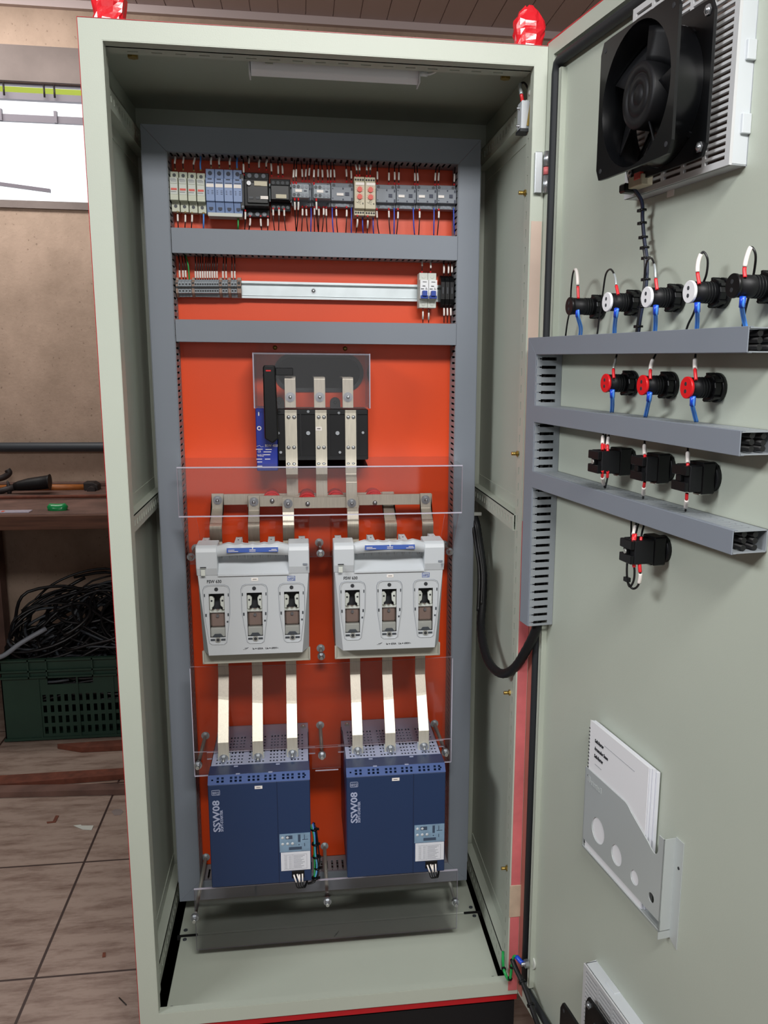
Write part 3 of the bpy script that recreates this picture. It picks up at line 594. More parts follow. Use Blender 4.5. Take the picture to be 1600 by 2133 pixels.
x0, x1, z0, z1 = RC(918, 946, 573, 640, .348); h = z1-z0; w = x1-x0
t = thing('fuse_carrier', 'black three-pole fuse base beside the right duct on the middle rail', 'fuse base', ((x0+x1)/2, YB, z0))
for k in range(3):
    a = x0+w*k/3; b = a+w/3
    part(profile(a+.0003, b-.0003, z0, z1, YB, [(0, .365), (.1, .352), (.25, .346), (.78, .346), (.92, .354), (1, .366)]), 'pole', 'black', t, bev=.0006)
    part(MB().box(a+w*.13, b-w*.13, .3452, .3465, z0+h*.42, z0+h*.62), 'printing', 'dev_dark', t)
# ------------------------------------------------------------------ wires of both rows
def dwire(px, pyd, pyt, Yt, ym, label, m='wire_black', mk=True, r=.0011, sway=0, Yd=.385, ferr=False, name='wire', mkl=13):
    """wire from a duct slot (image row pyd) to a device terminal (row pyt), marker centred on row ym"""
    a = A(px+sway, pyd, Yd); b = A(px, pyt, Yt); up = 1 if pyd < pyt else -1
    mid = A(px+sway*.4, (pyd*2+pyt)/3, (Yd+Yt)/2-.008)
    P = spl([a, mid, V3((b.x, Yt-.003, A(px, pyt-up*14, Yt-.003).z)), b], 5)
    kw = {}
    if mk:
        T = abs(pyt-pyd); s0 = (abs(ym-pyd)-mkl/2)/T; s1 = (abs(ym-pyd)+mkl/2)/T; kw['marker'] = (max(.05, s0), min(.93, s1))
    if ferr: kw['ferrule'] = (.93, 1); kw['fmat'] = ferr
    return wire(P, r, m, label, 'wires with marker sleeves', **kw)
top = [(365, 338, 'a', 354, .36), (382, 338, 'a', 355, .36), (404, 340, 'a', 357, .36), (440, 339, 'b', 350, .357), (457, 339, 'b', 350, .357), (479, 340, 'b', 352, .357), (508, 355, 'x', 366, .352), (519, 338, 'c', 353, .362), (540, 344, 'c', 354, .362), (555, 343, 'c', 355, .362),
    (566, 353, 'e', 368, .36), (580, 357, 'e', 369, .36), (589, 357, 'e', 369, .36), (611.5, 369, 'f', 384, .327), (617, 368, 'f', 384, .327), (630, 364, 'g', 379, .36), (637, 364, 'g', 379, .36), (644, 362, 'g', 379, .36), (654, 369, 'h', 385, .327), (663, 364, 'i', 380, .36), (672, 365, 'i', 380, .36), (683, 365, 'i', 380, .36), (689, 365, 'i', 380, .36), (697, 365, 'j', 380, .36), (722, 364, 'j', 380, .36), (732, 367, 'j', 380, .36),
    (743, 355, 'k', 368, .338), (749, 355, 'k', 368, .338), (764, 355.5, 'l', 369, .338), (771, 355, 'l', 369, .338), (786, 369, 'm', 384, .36), (810, 371, 'm', 384, .36), (822, 370, 'm', 384, .36), (830.5, 370.6, 'n', 385, .36), (864, 372, 'n', 385, .36), (870, 372, 'o', 386, .36), (906, 372, 'o', 386, .36), (913, 372, 'p', 386, .36), (946, 374, 'p', 386, .36)]
DN = dict(a='the cream fuse holders', b='the blue surge arresters', x='the narrow black auxiliary contact', c='the large black contactor', e='the smaller black contactor', f='the left clip-on block', g='the first grey contactor', h='the right clip-on block', i='the second grey contactor', j='the grey contactor left of the timers', k='the left beige timer', l='the right beige timer', m='the grey contactor right of the timers', n='the second grey contactor past the timers', o='the second-last grey contactor', p='the last grey contactor')
def dtop(px): return 318+(px-346)*.0455
def d1t(px): return 480+(px-357)*.0135
rr = random.Random(11)
for px, ym, k, pt, Yt in top:
    dwire(px, dtop(px)-1, pt, Yt, ym, 'black wire with white sleeve entering the top of '+DN[k], sway=rr.uniform(-4, 4), Yd=.375, ferr='ferrule_brass' if k in 'ab' else 'ferrule_red')
bot = [(370, 453, 'a', 440, .36), (386, 454, 'a', 441, .36), (400, 454, 'a', 442, .36), (511, 448, 'x', 437, .352), (521, 461, 'c', 449, .36), (543, 462, 'c', 449, .36), (558, 462, 'c', 450, .36), (569, 442, 'e', 433, .36), (581, 442, 'e', 433, .36), (592, 443, 'e', 434, .36), (614, 427, 'f', 413, .327), (621.5, 427, 'f', 413, .327), (630, 442, 'g', 429, .36), (638, 442.5, 'g', 429, .36), (655, 441, 'i', 430, .36), (659, 427, 'h', 414, .327), (664, 442, 'i', 430, .36), (674, 441, 'i', 430, .36), (679.5, 442.5, 'i', 430, .36), (700.5, 443, 'j', 430, .36), (722, 444, 'j', 430, .36), (744.5, 461, 'k', 448, .338), (766, 463, 'l', 449, .338), (785, 446.5, 'm', 434, .36), (810, 446, 'm', 434, .36), (829, 448, 'n', 434, .36), (874, 447, 'o', 435, .36), (914, 447, 'p', 435, .36)]
for px, ym, k, pt, Yt in bot:
    dwire(px, d1t(px)+2, pt, Yt, ym, 'black wire with white sleeve leaving the bottom of '+DN[k], sway=rr.uniform(-4, 5), Yd=.37, ferr='ferrule_brass' if k in 'ab' else 'ferrule_red')
for px, a, b, w_, k in ((418, dtop(418), 356, 'wire_lblue', 'entering the top of the fourth cream fuse holder'), (494, dtop(494), 353, 'wire_lblue', 'entering the top of the last blue surge arrester'), (424, d1t(424)+1, 443, 'wire_lblue', 'leaving the bottom of the fourth cream fuse holder')):
    dwire(px, a, b, .36, 0, 'light blue wire '+k, m=w_, mk=False, r=.0017, Yd=.375, ferr='ferrule_brass')
dwire(496, d1t(496)+1, 454, .36, 0, 'green wire under the last blue surge arrester', m='wire_green', mk=False, r=.0017, Yd=.375, ferr='ferrule_brass')
for px, k in ((648, 'the first grey contactor'), (692, 'the second grey contactor'), (732, 'the grey contactor left of the timers'), (755, 'the left beige timer'), (777, 'the right beige timer'), (821, 'the grey contactor right of the timers'), (861, 'the second grey contactor past the timers'), (904, 'the second-last grey contactor'), (945, 'the last grey contactor')):
    dwire(px, d1t(px)+2, 448 if 750 < px < 780 else 433, .36, 0, 'blue wire leaving the bottom of '+k, m='wire_blue', mk=False, r=.0013, Yd=.37, sway=rr.uniform(-1, 4))
# terminal row
for px in (375, 382, 387.5): dwire(px, 532, 582, .372, 571.5, 'black wire with white sleeve into the leftmost terminal cluster', sway=-3, Yd=.38)
dwire(394.5, 532, 582, .372, 0, 'green wire curving into the leftmost terminal cluster', m='wire_green', mk=False, r=.0015, sway=-8, Yd=.38)
for i in range(10): dwire(408+i*4.95, 532, 583, .372, 573.5, 'black wire with white sleeve into the ten-way terminal cluster', sway=rr.uniform(-2, 2), Yd=.38, mkl=14)
for px in (465, 471.5): dwire(px, 533, 583, .372, 573, 'black wire with white sleeve into the small pair by the ten-way cluster', sway=rr.uniform(-5, 2), Yd=.38)
for px in (483.6, 489.6): dwire(px, 533, 583, .372, 573, 'black wire with white sleeve into the last terminal pair', sway=-1, Yd=.38)
for px, y in ((879, 552), (897, 555)): dwire(px, 537, 568, .36, y, 'black wire with white sleeve entering the top of the white breaker', Yd=.385, ferr='ferrule_red', mkl=14)
for px, y in ((881, 654), (893, 656)): dwire(px, 672, 641, .36, y, 'black wire with white sleeve leaving the bottom of the white breaker', Yd=.38, ferr='ferrule_red', mkl=14)
for px, y in ((924.5, 564), (934, 564), (941, 563)): dwire(px, 538, 574, .36, y, 'black wire with white sleeve into the top of the black fuse base', Yd=.385, mkl=13)
for px, y in ((925, 647), (932, 646.5), (939, 646.5)): dwire(px, 672, 639, .36, y, 'black wire with white sleeve under the black fuse base', Yd=.38, mkl=12)
# ================================================================== LOAD BREAK SWITCH
x0, x1 = .205, .441
t = thing('disconnect_switch', 'black three-pole switch with blue left end and long black lever handle', 'switch', (.323, YP, 1.045))
yf = .312
part(MB().box(.250, .440, yf, YP, 1.052, 1.158), 'body', 'black_soft', t, bev=.0015)
part(MB().box(.206, .2495, yf-.006, YP, 1.030, 1.160), 'mechanism_housing', 'sw_blue', t, bev=.0015)
rb = MB()
for a in (.298, .357, .416): rb.box(a-.0015, a+.0015, yf-.002, yf, 1.054, 1.156)
rb.box(.252, .438, yf-.003, yf, 1.148, 1.158); rb.box(.252, .438, yf-.003, yf, 1.052, 1.060)
part(rb, 'rib', 'black_gloss', t)
ty = yf-.0064
def at2(cx, cy, Y): return A(cx, cy, Y)
pm = MB(); q = at2(539, 862, ty); pm.box(q.x-.001, q.x+.001, ty-.0004, ty, q.z-.004, q.z+.004)
q = at2(540, 892, ty)
for i in range(20):
    a0, a1 = 2*pi*i/20, 2*pi*(i+1)/20
    pm.add([(q.x+math.cos(a0)*.0045, ty-.0003, q.z+math.sin(a0)*.0045), (q.x+math.cos(a1)*.0045, ty-.0003, q.z+math.sin(a1)*.0045), (q.x+math.cos(a1)*.0026, ty-.0003, q.z+math.sin(a1)*.0026), (q.x+math.cos(a0)*.0026, ty-.0003, q.z+math.sin(a0)*.0026)], [(0, 1, 2, 3)])
for s_, px, py, sz in (('RIW 400', 552, 931, .008), ('CE', 537, 942.5, .006), ('WEG', 536, 951, .0065)):
    q = at2(px, py, ty); pm.text(s_, (q.x, ty-.0003, q.z), sz, xs=.9)
pm.tube([at2(534, 930, ty), at2(541, 928, ty), at2(544, 931, ty), at2(549, 930, ty)], .0004, 4)
for px, py, L_ in ((533, 936.5, .014), (553, 937, .013), (549, 942, .016), (549, 948, .014), (534, 957, .012), (552, 957, .011), (536, 963, .010)):
    q = at2(px, py, ty); pm.box(q.x, q.x+L_, ty-.0003, ty, q.z, q.z+.0014)
part(pm, 'lettering', 'marker', t, label='white markings on the blue end')
# lever
ly = .285
P = [(.2245, 1.100), (.2245, 1.244), (.2275, 1.248), (.2475, 1.248), (.2495, 1.245), (.2525, 1.100), (.240, 1.090)]
part(MB().prism(P, 'y', ly-.010, ly+.010), 'lever_handle', 'black', t, bev=.003, seg=2)
q = A(560, 772, ly-.0105); part(MB().box(q.x-.006, q.x+.004, ly-.0108, ly-.0100, q.z-.0015, q.z+.0012), 'lever_mark', 'red_plastic', t)
part(MB().box(.2495, .285, ly+.002, ly+.012, 1.228, 1.243), 'lever_link', 'black_gloss', t, bev=.001)
part(MB().box(.2275, .247, ly+.005, yf, 1.098, 1.135), 'lever_hub', 'black', t, bev=.001)
sc = MB()
for px, py in ((549, 900), (570, 908), (580, 902), (642, 902), (703, 902), (756, 901), (582, 858), (642, 857), (706, 860), (585, 942), (708, 942)):
    q = A(px, py, yf); sc.cyl(q, q-V3((0, .003, 0)), .0042 if py in (902,) and px in (642, 703) else .0028, 14)
part(sc, 'screw', 'chrome', t)
# mounting ears
for px in (582, 698):
    q = A(px, 838, .36); part(MB().prism([(q.x-.011, 1.155), (q.x+.011, 1.155), (q.x+.011, q.z)]+[(q.x+.011*math.cos(a*pi/8), q.z+.011*math.sin(a*pi/8)) for a in range(1, 8)]+[(q.x-.011, q.z)], 'y', .352, .36).cyl((q.x, .352, q.z), (q.x, .349, q.z), .0035, 12), 'mounting_ear', 'black_soft', t, bev=.0008)
# front contact bars of the three poles (tin plated, run down to the busbars)
cols = ((594, 619), (657, 681), (719, 742))
names = ('left', 'middle', 'right')
BY = (.360, .330, .300); BZ0, BZ1 = .950, .9735
bl = .0035
for k, (a, b) in enumerate(cols):
    Y = yf-.004; xa, xb = A(a, 900, Y).x, A(b, 900, Y).x; cx = (xa+xb)/2
    t2 = thing('riser_busbar', '%s tinned bar running down over the black switch' % names[k], 'busbar', (cx, Y, 1.0), group='tinned bars over the switch front')
    yb = BY[k]-.006; zt = 1.157; zb = 1.012
    m = MB().box(xa, xb, Y-bl, Y, 1.035, zt)
    ang = [(Y-bl, 1.035), (Y, 1.035), (Y+.000, zb+.012), (yb, zb-.004), (yb, BZ0+.001), (yb-bl, BZ0+.001), (yb-bl, zb-.0055), (Y-bl, zb+.010)]
    m.prism(ang, 'x', xa, xb); part(m, 'bar', 'tin', t2, bev=.0004)
    for py in (869, 932, 967):
        for dx in (.29, .75): q = A(a+(b-a)*dx, py, Y-bl); part(MB().dome((q.x, Y-bl, q.z), (0, -1, 0), .0042, .003, 14, 4), 'rivet', 'chrome', t2)
    bb = MB(); bolt(bb, (cx, yb-bl, (BZ0+BZ1)/2), (0, -1, 0), .0095); part(bb, 'bolt', 'chrome', t2)
    if k == 1:
        q = A(664, 893, Y-bl); part(MB().box(q.x-.0065, q.x+.0065, Y-bl-.0008, Y-bl, q.z-.004, q.z+.004), 'name_label', 'marker', t2); part(MB().box(q.x-.0035, q.x+.0035, Y-bl-.001, Y-bl-.0008, q.z-.0008, q.z+.0008), 'label_print', 'ink', t2)
# upper bars bending back through the oval opening
for k, (a, b) in enumerate(((593, 616), (654, 677.5), (713.5, 736))):
    Y = .300; xa, xb = A(a, 815, Y).x, A(b, 815, Y).x; cx = (xa+xb)/2; zt = A(605, 785, Y).z; zb = 1.162
    t2 = thing('incoming_busbar', '%s tinned bar bent back into the black oval opening' % names[k], 'busbar', (cx, Y, zb), group='bars bent into the oval opening')
    m = MB(); o = [(Y, zb), (Y, zt-.004), (Y+.003, zt), (YP+.028, zt), (YP+.028, zt-bl), (Y+bl+.002, zt-bl), (Y+bl, zt-bl-.003), (Y+bl, zb)]
    m.prism(o, 'x', xa, xb); part(m, 'bar', 'tin', t2, bev=.0004)
    bb = MB(); q = A(0.5*(a+b)+1, 827, Y); bolt(bb, (cx, Y, q.z), (0, -1, 0), .0100, L=.006); part(bb, 'bolt', 'chrome', t2)
def slab(mb, P, Q, U, t=.003, rim=.0012, mi=0, me=1):
    """acrylic sheet: polygon P outline as quad from P to Q spanned by U; edges get the edge material"""
    P, Q, U = V3(P), V3(Q), V3(U); N = (Q-P).cross(U).normalized()*t; a = [P, P+U, Q+U, Q]; b = [p+N for p in a]
    mb.add(a+b, [(0, 1, 2, 3), (4, 5, 6, 7)], mi); mb.add(a+b, [(0, 1, 5, 4), (1, 2, 6, 5), (2, 3, 7, 6), (3, 0, 4, 7)], me)
AC = ['acrylic', 'acrylic_edge']
c = thing('clear_cover', 'clear acrylic box cover over the top terminals of the black switch', 'cover', (.323, YP, 1.161))
m = MB(); slab(m, (.204, .288, 1.161), (.204, .288, 1.273), (.237, 0, 0), .003); slab(m, (.204, .291, 1.273), (.204, YP-.002, 1.273), (.237, 0, 0), .003)
slab(m, (.204, .291, 1.161), (.204, YP-.002, 1.161), (0, 0, .112), .0025); slab(m, (.441, .291, 1.161), (.441, YP-.002, 1.161), (0, 0, .112), .0025)
part(m, 'shell', AC, c)
# ------------------------------------------------------------------ cross busbars
def hbar(a, b, k, label):
    Y = BY[k]; xa, xb = A(a, 1040, Y).x, A(b, 1040, Y).x
    o = thing('cross_busbar', label, 'busbar', ((xa+xb)/2, Y, BZ0), group='horizontal tinned busbars')
    part(MB().box(xa, xb, Y, Y+.005, BZ0, BZ1), 'bar', 'tin', o, bev=.0005)
    return o, xa, xb
h1 = hbar(441, 821, 0, 'rearmost of the three horizontal tinned busbars, starting farthest left')
h2 = hbar(515, 900, 1, 'middle one of the three horizontal tinned busbars, ending farthest right')
h3 = hbar(589, 748, 2, 'short front one of the three horizontal tinned busbars')
for px, py, k, o in ((567, 1043, 1, h2), (641, 1049, 2, h3), (700, 1042, 1, h2), (781, 1047, 1, h2)):
    q = A(px, py, BY[k]); mm = MB().cyl((q.x, BY[k], q.z), (q.x, BY[k]-.003, q.z), .005, 14).dome((q.x, BY[k]-.003, q.z), (0, -1, 0), .005, .003); part(mm, 'screw', 'chrome', o[0])
for px, k, wh in ((566, 1, 'left end'), (640, 2, 'centre'), (700, 1, 'middle'), (780, 1, 'right end')):
    q = A(px, 1040, BY[k]+.01); m = MB().cyl((q.x, BY[k]+.0055, .962), (q.x, YP, .962), .0165, 12); m.cyl((q.x, BY[k]+.02, .962), (q.x, YP-.02, .962), .019, 12)
    m.obj('insulator', 'red_plastic', base=(q.x, YP, .962), label='small red standoff insulator behind the busbars, near their '+wh, cat='insulator', group='red standoff insulators', bev=.001)
# drop bars from cross busbars to the fuse switches
FY = .185   # fuse switch front
drops = ((441, 466, 0, 'first'), (517, 541, 1, 'second'), (588, 612, 2, 'third'), (723, 747, 2, 'fourth'), (796, 820, 0, 'fifth'), (875, 898, 1, 'sixth'))
for a, b, k, nm in drops:
    Y = BY[k]-.0045-(.0035 if nm == 'fourth' else 0); xa, xb = A(a, 1045, Y).x, A(b, 1045, Y).x; cx = (xa+xb)/2
    o = thing('drop_busbar', '%s from the left of the six short bars dropping into the fuse switches' % nm, 'busbar', (cx, Y, .9), group='drop bars into the fuse switches')
    zb = .925; part(MB().prism([(Y, BZ1+.002), (Y+.0035, BZ1+.002), (Y+.0035, zb+.02), (.290, zb-.01), (.290, .86), (.2865, .86), (.2865, zb-.008), (Y, zb+.018)], 'x', xa, xb), 'bar', 'tin', o, bev=.0004)
    if nm != 'fourth':
        bb = MB(); bolt(bb, (cx, Y, (BZ0+BZ1)/2), (0, -1, 0), .0098); part(bb, 'bolt', 'chrome', o)
# ------------------------------------------------------------------ fuse switches
def fuse_switch(x0, x1, label, sgn):
    w = x1-x0; zt, zb = .902, .650; ys = .195; t = thing('fuse_switch', label, 'fuse switch', ((x0+x1)/2, YP, zb))
    part(MB().box(x0+.004, x1-.004, ys+.004, .262, zb, zt-.018).box(x0+.004, x1-.004, .262, YP-.0005, zb+.002, zt-.065), 'base', 'switchdark', t, bev=.002)
    # tabs along the top rear
    for k in range(4):
        xc = x0+w*(.055+.30*k)-(.004 if k == 3 else 0); part(MB().box(xc-.0065, xc+.0065, ys-.005, ys+.064, zt-.006, zt-.003).box(xc-.0065, xc+.0065, ys+.060, ys+.064, zt-.02, zt-.003), 'terminal_tab', 'lightgrey', t, bev=.0005)
        part(MB().cyl((xc, ys+.03, zt-.003), (xc, ys+.03, zt-.0022), .0016, 8), 'tab_hole', 'ink', t)
    # tapered cover with three windows
    cz0, cz1 = .6765, .842; cy = .163; holes = []; cw = w
    ww = .030; centres = [x0+w*f for f in (.165, .50, .835)]
    for cx in centres: holes.append((cx-ww/2-x0, cx+ww/2-x0, .037, .1275))
    m = MB(); tp = .015
    m.perf((x0, cy, cz0), (1, 0, 0), (0, 0, 1), w, cz1-cz0, .0025, holes)
    # taper the lower corners
    vv = []
    for (X, Yy, Z) in m.v:
        t_ = 1-(Z-cz0)/(cz1-cz0); lim = .002+tp*t_
        X = max(x0+lim, min(x1-lim, X)) if (X < x0+.001 or X > x1-.001) else X
        vv.append((X, Yy, Z))
    m.v = vv
    m.add([(x0+.002, cy, cz1), (x0+.002+tp, cy, cz0), (x0, ys+.006, cz1), (x0+.003, ys+.006, cz0)], [(0, 1, 3, 2)])
    m.add([(x1-.002, cy, cz1), (x1-.002-tp, cy, cz0), (x1, ys+.006, cz1), (x1-.003, ys+.006, cz0)], [(0, 1, 3, 2)])
    m.add([(x0+.002+tp, cy, cz0), (x1-.002-tp, cy, cz0), (x1-.003, ys+.006, cz0), (x0+.003, ys+.006, cz0)], [(0, 1, 2, 3)])
    cov = part(m, 'cover', 'switchgrey', t)
    part(MB().box(x0+.005, x1-.005, ys-.002, ys+.004, zb, cz0+.0).box(x0+.001, x0+.005, ys-.004, ys+.004, zb, cz0).box(x1-.005, x1-.001, ys-.004, ys+.004, zb, cz0).box(x0+.001, x1-.001, ys-.004, ys+.004, zb-.001, zb+.002), 'lower_skirt', 'switchdark', t, bev=.0006)
    for i, cx in enumerate(centres):
        # raised surround outline, holes, clips
        r_ = MB(); zt_, zb_ = cz0+.145, cz0+.0225; hw, hb = .0255, .0165
        out = [(cx-hw, zt_-.010), (cx-hw+.003, zt_-.003), (cx-hw+.010, zt_), (cx+hw-.010, zt_), (cx+hw-.003, zt_-.003), (cx+hw, zt_-.010), (cx+hw-.001, zt_-.06), (cx+hb, zb_+.004), (cx+hb-.005, zb_), (cx-hb+.005, zb_), (cx-hb, zb_+.004), (cx-hw+.001, zt_-.06)]
        n = len(out); c0 = (cx, (zt_+zb_)/2); inn = [(c0[0]+(p[0]-c0[0])*.955, c0[1]+(p[1]-c0[1])*.983) for p in out]
        r_.add([(p[0], cy-.0016, p[1]) for p in out]+[(p[0], cy-.0016, p[1]) for p in inn]+[(p[0], cy, p[1]) for p in out]+[(p[0], cy, p[1]) for p in inn], [(j, (j+1) % n, n+(j+1) % n, n+j) for j in range(n)]+[(j, (j+1) % n, 2*n+(j+1) % n, 2*n+j) for j in range(n)]+[(n+j, n+(j+1) % n, 3*n+(j+1) % n, 3*n+j) for j in range(n)])
        fw = part(r_, 'window_surround', 'switchgrey', t)
        gr_ = MB(); o3 = [(c0[0]+(p[0]-c0[0])*1.035, c0[1]+(p[1]-c0[1])*1.012) for p in out]; gr_.add([(p[0], cy-.0004, p[1]) for p in out]+[(p[0], cy-.0004, p[1]) for p in o3], [(j, (j+1) % n, n+(j+1) % n, n+j) for j in range(n)]); part(gr_, 'surround_shade_ring', 'dev_grey', fw)  # flat darker ring: crease shade round the surround put into the colour
        # notches
        k_ = MB()
        for dx, zz in ((-.0235, .1245), (.0235, .1245), (-.0215, .0838), (.0215, .0838)): k_.box(cx+dx-.0014, cx+dx+.0014, cy-.0008, cy+.0005, cz0+zz-.003, cz0+zz+.003)
        k_.box(cx+.018, cx+.0225, cy-.0008, cy+.0005, cz0+.0675, cz0+.071)
        part(k_, 'clip_notch', 'dev_dark', fw)
        part(MB().cyl((cx, cy-.001, cz0+.1365), (cx, cy+.0005, cz0+.1365), .0038, 16), 'test_hole', 'ink', fw)
        # inside: fuse link with holders
        i_ = MB(); i_.box(cx-ww/2, cx+ww/2, cy+.034, cy+.036, cz0+.036, cz0+.128)
        part(i_, 'pocket_back', 'ink', t)
        i_ = MB().box(cx-ww/2+.001, cx+ww/2-.001, cy+.010, cy+.032, cz0+.056, cz0+.088, 0); part(i_, 'fuse_body', 'brown_fuse', t, bev=.003)
        for sg in (-1, 1):
            hd = MB().prism([(cx+sg*ww/2, cz0+.092), (cx+sg*ww/2, cz0+.120), (cx+sg*(ww/2-.006), cz0+.120), (cx+sg*(ww/2-.0095), cz0+.114), (cx+sg*(ww/2-.0085), cz0+.100), (cx+sg*(ww/2-.004), cz0+.096), (cx+sg*(ww/2-.005), cz0+.092)], 'y', cy+.008, cy+.02); part(hd, 'fuse_contact', 'offwhite', t, bev=.0012)
            part(MB().cyl((cx+sg*(ww/2-.0045), cy+.0085, cz0+.111), (cx+sg*(ww/2-.0045), cy+.0075, cz0+.111), .002, 10), 'contact_hole', 'ink', t)
        bm_ = MB(); wv = [(cx-ww/2+ww*i/12, cz0+.0905+.0018*math.cos(i*pi/2)) for i in range(13)]; bm_.prism(wv+[(cx+ww/2, cz0+.087), (cx-ww/2, cz0+.087)], 'y', cy+.006, cy+.016); part(bm_, 'fuse_bridge', 'offwhite', t)
        part(MB().box(cx-ww/2, cx+ww/2, cy+.007, cy+.02, cz0+.036, cz0+.0545), 'lower_contact', 'offwhite', t, bev=.0015)
        part(MB().cyl((cx, cy+.0099, cz0+.08), (cx, cy+.006, cz0+.08), .003, 12), 'window_screw', 'chrome', t)
        part(MB().box(cx-ww/2, cx+ww/2, cy+.0012, cy+.0020, cz0+.037, cz0+.090), 'clear_window', 'acrylic', fw)
        z_ = cz0+.0315; part(MB().prism([(cx-.011, z_+.007), (cx-.006, z_+.0135), (cx+.006, z_+.0135), (cx+.011, z_+.007)], 'y', cy-.0012, cy).box(cx-.0145, cx-.006, cy-.0012, cy, z_-.001, z_+.003).box(cx+.006, cx+.0145, cy-.0012, cy, z_-.001, z_+.003), 'latch', 'dev_dark', fw, bev=.0004)
        part(MB().cyl((cx, cy-.002, z_+.001), (cx, cy, z_+.001), .0055, 16), 'latch_boss', 'steel', fw); part(MB().cyl((cx, cy-.0025, z_+.001), (cx, cy-.002, z_+.001), .0032, 14), 'latch_hole', 'ink', fw)
    # handle part
    sb = MB(); hp = [(ys+.02, zt), (.164, zt), (.157, zt-.004), (.154, zt-.012), (.156, zt-.045), (cy-.001, cz1-.001), (ys+.02, cz1-.001)]
    sw = .041
    part(MB().prism(hp, 'x', x0, x0+sw), 'handle_side', 'lightgrey', t, bev=.0015); part(MB().prism(hp, 'x', x1-sw, x1), 'handle_side', 'lightgrey', t, bev=.0015)
    # recess: curved back with ribs, sloping floor
    rc = MB(); K = 8; v = []
    prof = [(.160, cz1+.0005), (.165, cz1+.004), (.175, cz1+.011), (.186, cz1+.021), (.192, cz1+.034), (.192, zt-.006)]
    for (y, z) in prof: v += [(x0+sw, y, z), (x1-sw, y, z)]
    rc.add(v, [(2*i, 2*i+1, 2*i+3, 2*i+2) for i in range(len(prof)-1)], 0, True)
    rc.box(x0+sw, x1-sw, .159, .162, cz1-.002, cz1+.001)
    part(rc, 'handle_recess', 'lightgrey', t)
    ri = MB()
    for i in range(9):
        xx = x0+sw+.008+(w-2*sw-.016)*i/8; ri.tube([(xx, .189, cz1+.017), (xx, .1915, cz1+.026), (xx, .1915, zt-.012)], .0035, 8)
    part(ri, 'rib', 'switchgrey', t)
    gb = MB(); nn = 40; top = []; bo = []
    for i in range(nn+1):
        f_ = i/nn; xx = x0+sw-.001+(w-2*sw+.002)*f_; u = abs(f_-.5)*2; sc_ = (.0025*abs(math.sin((f_-.18)*pi/.16*1.0)) if .18 < f_ < .82 else 0)
        top.append((xx, zt-.002+(.006 if .15 < f_ < .85 else .006*max(0, min(f_, 1-f_)/.15))-sc_*1.0)); bo.append((xx, zt-.022+.004*(1-u**2)))
    m2 = MB(); v = [(x, .150+.010*abs(i/nn-.5)*2, z) for i, (x, z) in enumerate(top)]+[(x, .147+.010*abs(i/nn-.5)*2, z) for i, (x, z) in enumerate(bo)]+[(x, .172, z) for x, z in top]+[(x, .170, z) for x, z in bo]; q = nn+1
    m2.add(v, [(i, i+1, q+i+1, q+i) for i in range(nn)]+[(2*q+i, 2*q+i+1, 3*q+i+1, 3*q+i) for i in range(nn)], 0, True)
    m2.add(v, [(i, i+1, 2*q+i+1, 2*q+i) for i in range(nn)]+[(q+i, q+i+1, 3*q+i+1, 3*q+i) for i in range(nn)], 0)
    gr = part(m2, 'handle_grip', 'lightgrey', t)
    lx0, lx1 = x0+w*.275, x0+w*.725
    lb = MB(); lb.add([(lx0, .1475, zt-.0125), (lx1, .1475, zt-.0125), (lx1, .1492, zt-.0035), (lx0, .1492, zt-.0035)], [(0, 1, 2, 3)]); lb.box(lx0, lx1, .1472, .1488, zt-.0125, zt-.0115)
    part(lb, 'sticker', 'label_blue', gr, label='blue sticker with white print')
    st = MB().box(lx0+.003, lx0+.022, .1466, .147, zt-.0105, zt-.0095).box(lx0+.003, lx0+.015, .1470, .1474, zt-.0078, zt-.0068).box((lx0+lx1)/2-.006, (lx0+lx1)/2+.006, .1466, .147, zt-.0105, zt-.0095).box((lx0+lx1)/2-.006, (lx0+lx1)/2+.006, .1470, .1474, zt-.0078, zt-.0068).box(lx1-.018, lx1-.002, .1466, .147, zt-.0105, zt-.0095).box(lx1-.013, lx1-.003, .1470, .1474, zt-.0078, zt-.0068)
    part(st, 'sticker_print', 'marker', gr)
    # little latches on the side blocks
    part(MB().box(x0+.008, x0+.019, .1535, .1550, cz1+.015, cz1+.0165).box(x0+.009, x0+.0175, .1525, .155, cz1+.001, cz1+.0135), 'lock_tab', 'offwhite', t, bev=.0006)
    part(MB().box(x0+.008, x0+.0195, .1533, .1548, cz1+.0165, cz1+.0185), 'lock_slot', 'ink', t)
    part(MB().box(x1-.013, x1-.004, .1535, .1550, cz1+.018, cz1+.0215).prism([(x1-.0065, cz1+.015), (x1-.0025, cz1+.015), (x1-.0045, cz1+.007)], 'y', .1535, .155), 'lock_mark', 'dev_grey', t)
    # writing
    tx = MB(); tx.text('FSW 630', (x0+w*.085, cy-.0003, cz1-.0160), .0088, bold=True, xs=.86)
    tx.text('Ie = 630A   Ue = 690V~', (x0+w*.47, cy-.0003, cz0+.0095), .0052, bold=True)
    tx.tube([V3((x0+w*.385, cy, cz0+.010)), V3((x0+w*.41, cy, cz0+.0102)), V3((x0+w*.435, cy, cz0+.0145))], .0004, 4).tube([V3((x0+w*.40, cy, cz0+.0122)), V3((x0+w*.43, cy, cz0+.0132))], .0006, 4)
    part(tx, 'lettering', 'ink', t)
    lg = MB(); logo(lg, x0+w*.800, cz1-.0155, cy-.0003, .0155, .0098); part(lg, 'logo', 'label_blue', t, label='blue boxed logo')
    part(MB().box(x0+w*.478, x0+w*.538, cy-.0008, cy, cz1-.0135, cz1-.0075), 'name_label', 'marker', t); part(MB().box(x0+w*.490, x0+w*.526, cy-.0011, cy-.0008, cz1-.011, cz1-.010), 'label_print', 'ink', t)
    return t
